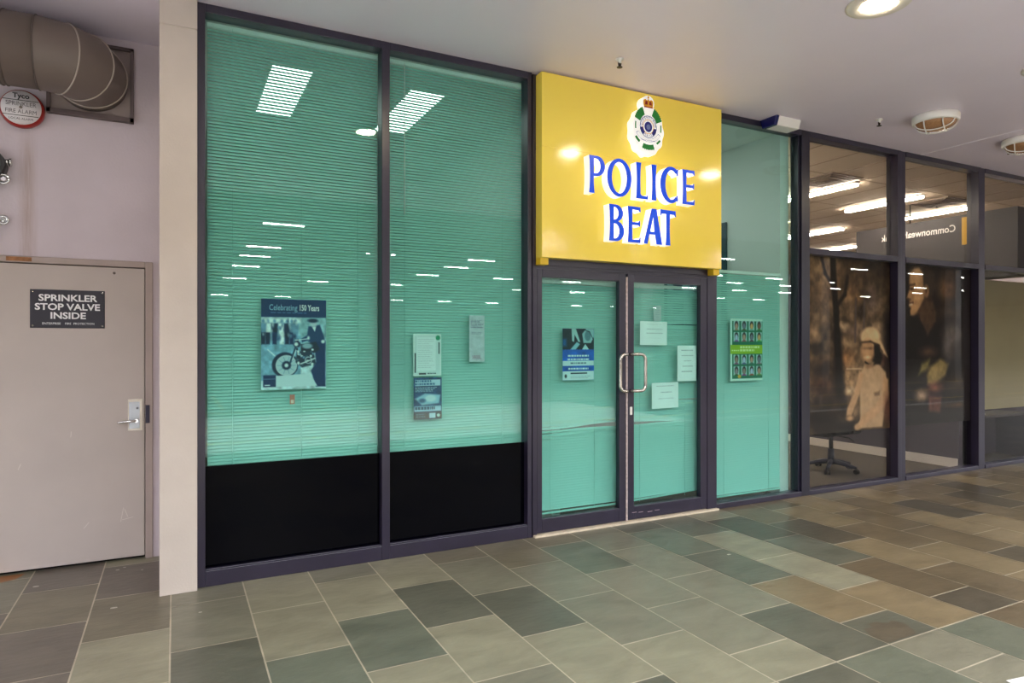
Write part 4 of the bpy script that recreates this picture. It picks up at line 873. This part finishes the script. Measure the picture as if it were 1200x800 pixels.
for s in (-1, 1):
    b = MB(); b.tube([(c0.x + .02, c0.y + s * .22, .48), (c0.x + .02, c0.y + s * .28, .5), (c0.x + .0, c0.y + s * .28, .68)], .014, 8); b.box(c0.x - .14, c0.x + .14, c0.y + s * .28 - .035, c0.y + s * .28 + .035, .68, .705, bevel=.01); b.build('armrest', M_print, oc)

# third bay: pale screen, dark desk and white monitor
sc2 = empty('privacy_screen', (9.9, .42, .006), 'pale olive translucent privacy screen behind the rightmost visible window', 'screen')
bx('screen_panel', mat('olive_screen', (214, 210, 170), .55, noise=.04, nscale=3), (8.75, 11.9, .62, .65, .62, 2.44), sc2)
bx('lower_panel', M_part, (8.75, 11.9, .60, .66, .006, .62), sc2)
dk = empty('office_desk', (9.75, .4, .006), 'grey desk against the glass in the rightmost visible window', 'desk')
bx('desk_top', mat('desk_grey', (82, 80, 86), .5), (9.0, 10.35, .2, .59, .58, .61), dk, bevel=.004)
for x in (9.03, 10.30): bx('desk_side', mat('desk_grey', (82, 80, 86), .5), (x, x + .03, .22, .58, .006, .58), dk)
mo = empty('monitor', (9.25, .4, .61), 'small white monitor standing on the grey desk behind the glass', 'monitor')
bx('monitor_case', mat('pale_case', (196, 206, 200), .5), (9.10, 9.40, .36, .39, .66, .86), mo, bevel=.01)
b = MB(); b.box(9.23, 9.27, .38, .40, .615, .7); b.box(9.14, 9.52, .3, .48, .61, .622, bevel=.004); b.build('monitor_stand', MATS['pale_case'], mo)

ps = empty('paper_scrap', (3.46, -3.02, .001), 'white scrap of paper on the paving at the bottom right corner', 'paper')
b = MB(); b.prism([(3.40, -2.955), (3.55, -2.98), (3.52, -3.12), (3.38, -3.09)], Matrix.Translation((0, 0, .001)), .002); b.build('paper_sheet', M_white, ps)
bx('rust_stain', mat('rust_orange', (150, 104, 70), .8, noise=.4, nscale=30), (-1.0, -.86, WY - .0215, WY - .0195, 2.10, 2.128), d1)
# ------------------------------------------------------------------ car park behind the camera (seen in reflections), street added to bounce sky light
M_conc = mat('pale_bounce_concrete', (196, 192, 186), .8, noise=.08, nscale=1)
b = MB(); b.box(-15, 10, -11.5, -5.4, -.3, -.12); b.build('floor_bounce_apron', M_conc, kind='structure')  # added pale apron, bounces sky light onto soffit and shopfront
M_asph = mat('asphalt', (74, 74, 76), .85, noise=.1, nscale=3)
b = MB(); b.box(10, 70, -11.5, -5.4, -.3, -.12); b.box(-40, -15, -11.5, -5.4, -.3, -.12); b.build('floor_dark_apron', M_asph, kind='structure')  # dark ground added past the apron, keeps office window reflections dark
b = MB(); b.box(45, 45.3, -11.5, 0, -.3, 8); b.box(-30.3, -30, -11.5, 0, -.3, 8); b.build('wall_sky_blocker', mat('brick_brown', (110, 92, 80), .8), kind='structure')  # unseen end walls, added to hide the bright sky from reflections
b = MB(); b.box(-40, 70, -50, -11.5, -.3, -.1); b.build('floor_parking', mat('parking_deck', (110, 108, 104), .7, noise=.1, nscale=.7), kind='structure')
b = MB(); b.box(-40, 70, -50, -11.5, 5.1, 5.4); b.build('ceiling_parking', mat('deck_soffit', (120, 118, 116), .8), kind='structure')
b = MB(); b.box(-12, 40, -5.6, -5.4, -.3, -.0); b.build('trim_7', M_conc, kind='structure')
b = MB(); b.box(-40, 70, -50.3, -50, -.3, 5.4); b.box(70, 70.3, -50, -11.5, -.3, 5.4); b.box(-40.3, -40, -50, -11.5, -.3, 5.4); b.build('wall_parking', mat('deck_wall', (90, 88, 86), .8), kind='structure')  # unseen; side walls added to shut bright sky out of the glass
M_yl = mat('yellow_line_paint', (222, 182, 40), .6)
ly = MB()
for k in range(14): ly.box(-12 + 2.6 * k, -11.9 + 2.6 * k, -18, -13, -.1, -.096)
ly.box(-12, 40, -12.2, -12.08, -.1, -.096); ly.box(-12, 40, -7.3, -7.18, -.12, -.116); ly.box(-12, 40, -9.6, -9.5, -.12, -.116)
tag(ly.build('parking_lines', M_yl), kind='structure').name = 'trim_8'
for k, x in enumerate((-4, 4.6, 13.2, 21.8, 30.4)):
    o = bx('column', mat('column_concrete', (120, 117, 114), .8, noise=.08, nscale=1), (x, x + .45, -12.6, -12.15, -.1, 5.1), bevel=.02)
    tag(o, 'square concrete car park column opposite the shopfront, behind the camera', 'column', 'car park columns')
bt = empty('batten_light', (0, 0, 4.9)); M_bat = mat('batten_tube', (255, 252, 245), .5, emit=BATTEN)
b = MB(); b.box(-.6, .6, -.06, .06, .0, .05); b.cyl((-.4, 0, .05), (-.4, 0, .2), .008, n=6); b.cyl((.4, 0, .05), (.4, 0, .2), .008, n=6); b.build('batten_body', M_white, bt, local=True)
b = MB(); b.box(-.55, .55, -.04, .04, -.03, .0); b.build('tube', M_bat, bt, local=True)
first = True; R = random.Random(4)
for kx in range(-2, 11):
    for y in (-14.75, -19.6, -22.3, -26, -32, -45):
        if kx == -2 and y > -16: continue
        if (kx + int(-y)) % 4 == 3 and kx != 0: continue
        x = 2.74 + 4.15 * kx
        o = bt if first else copy_tree(bt); first = False; o.location = (x, y, 4.9)
        tag(o, 'fluorescent batten hung under the car park deck behind the camera', 'ceiling light', 'car park batten lights')
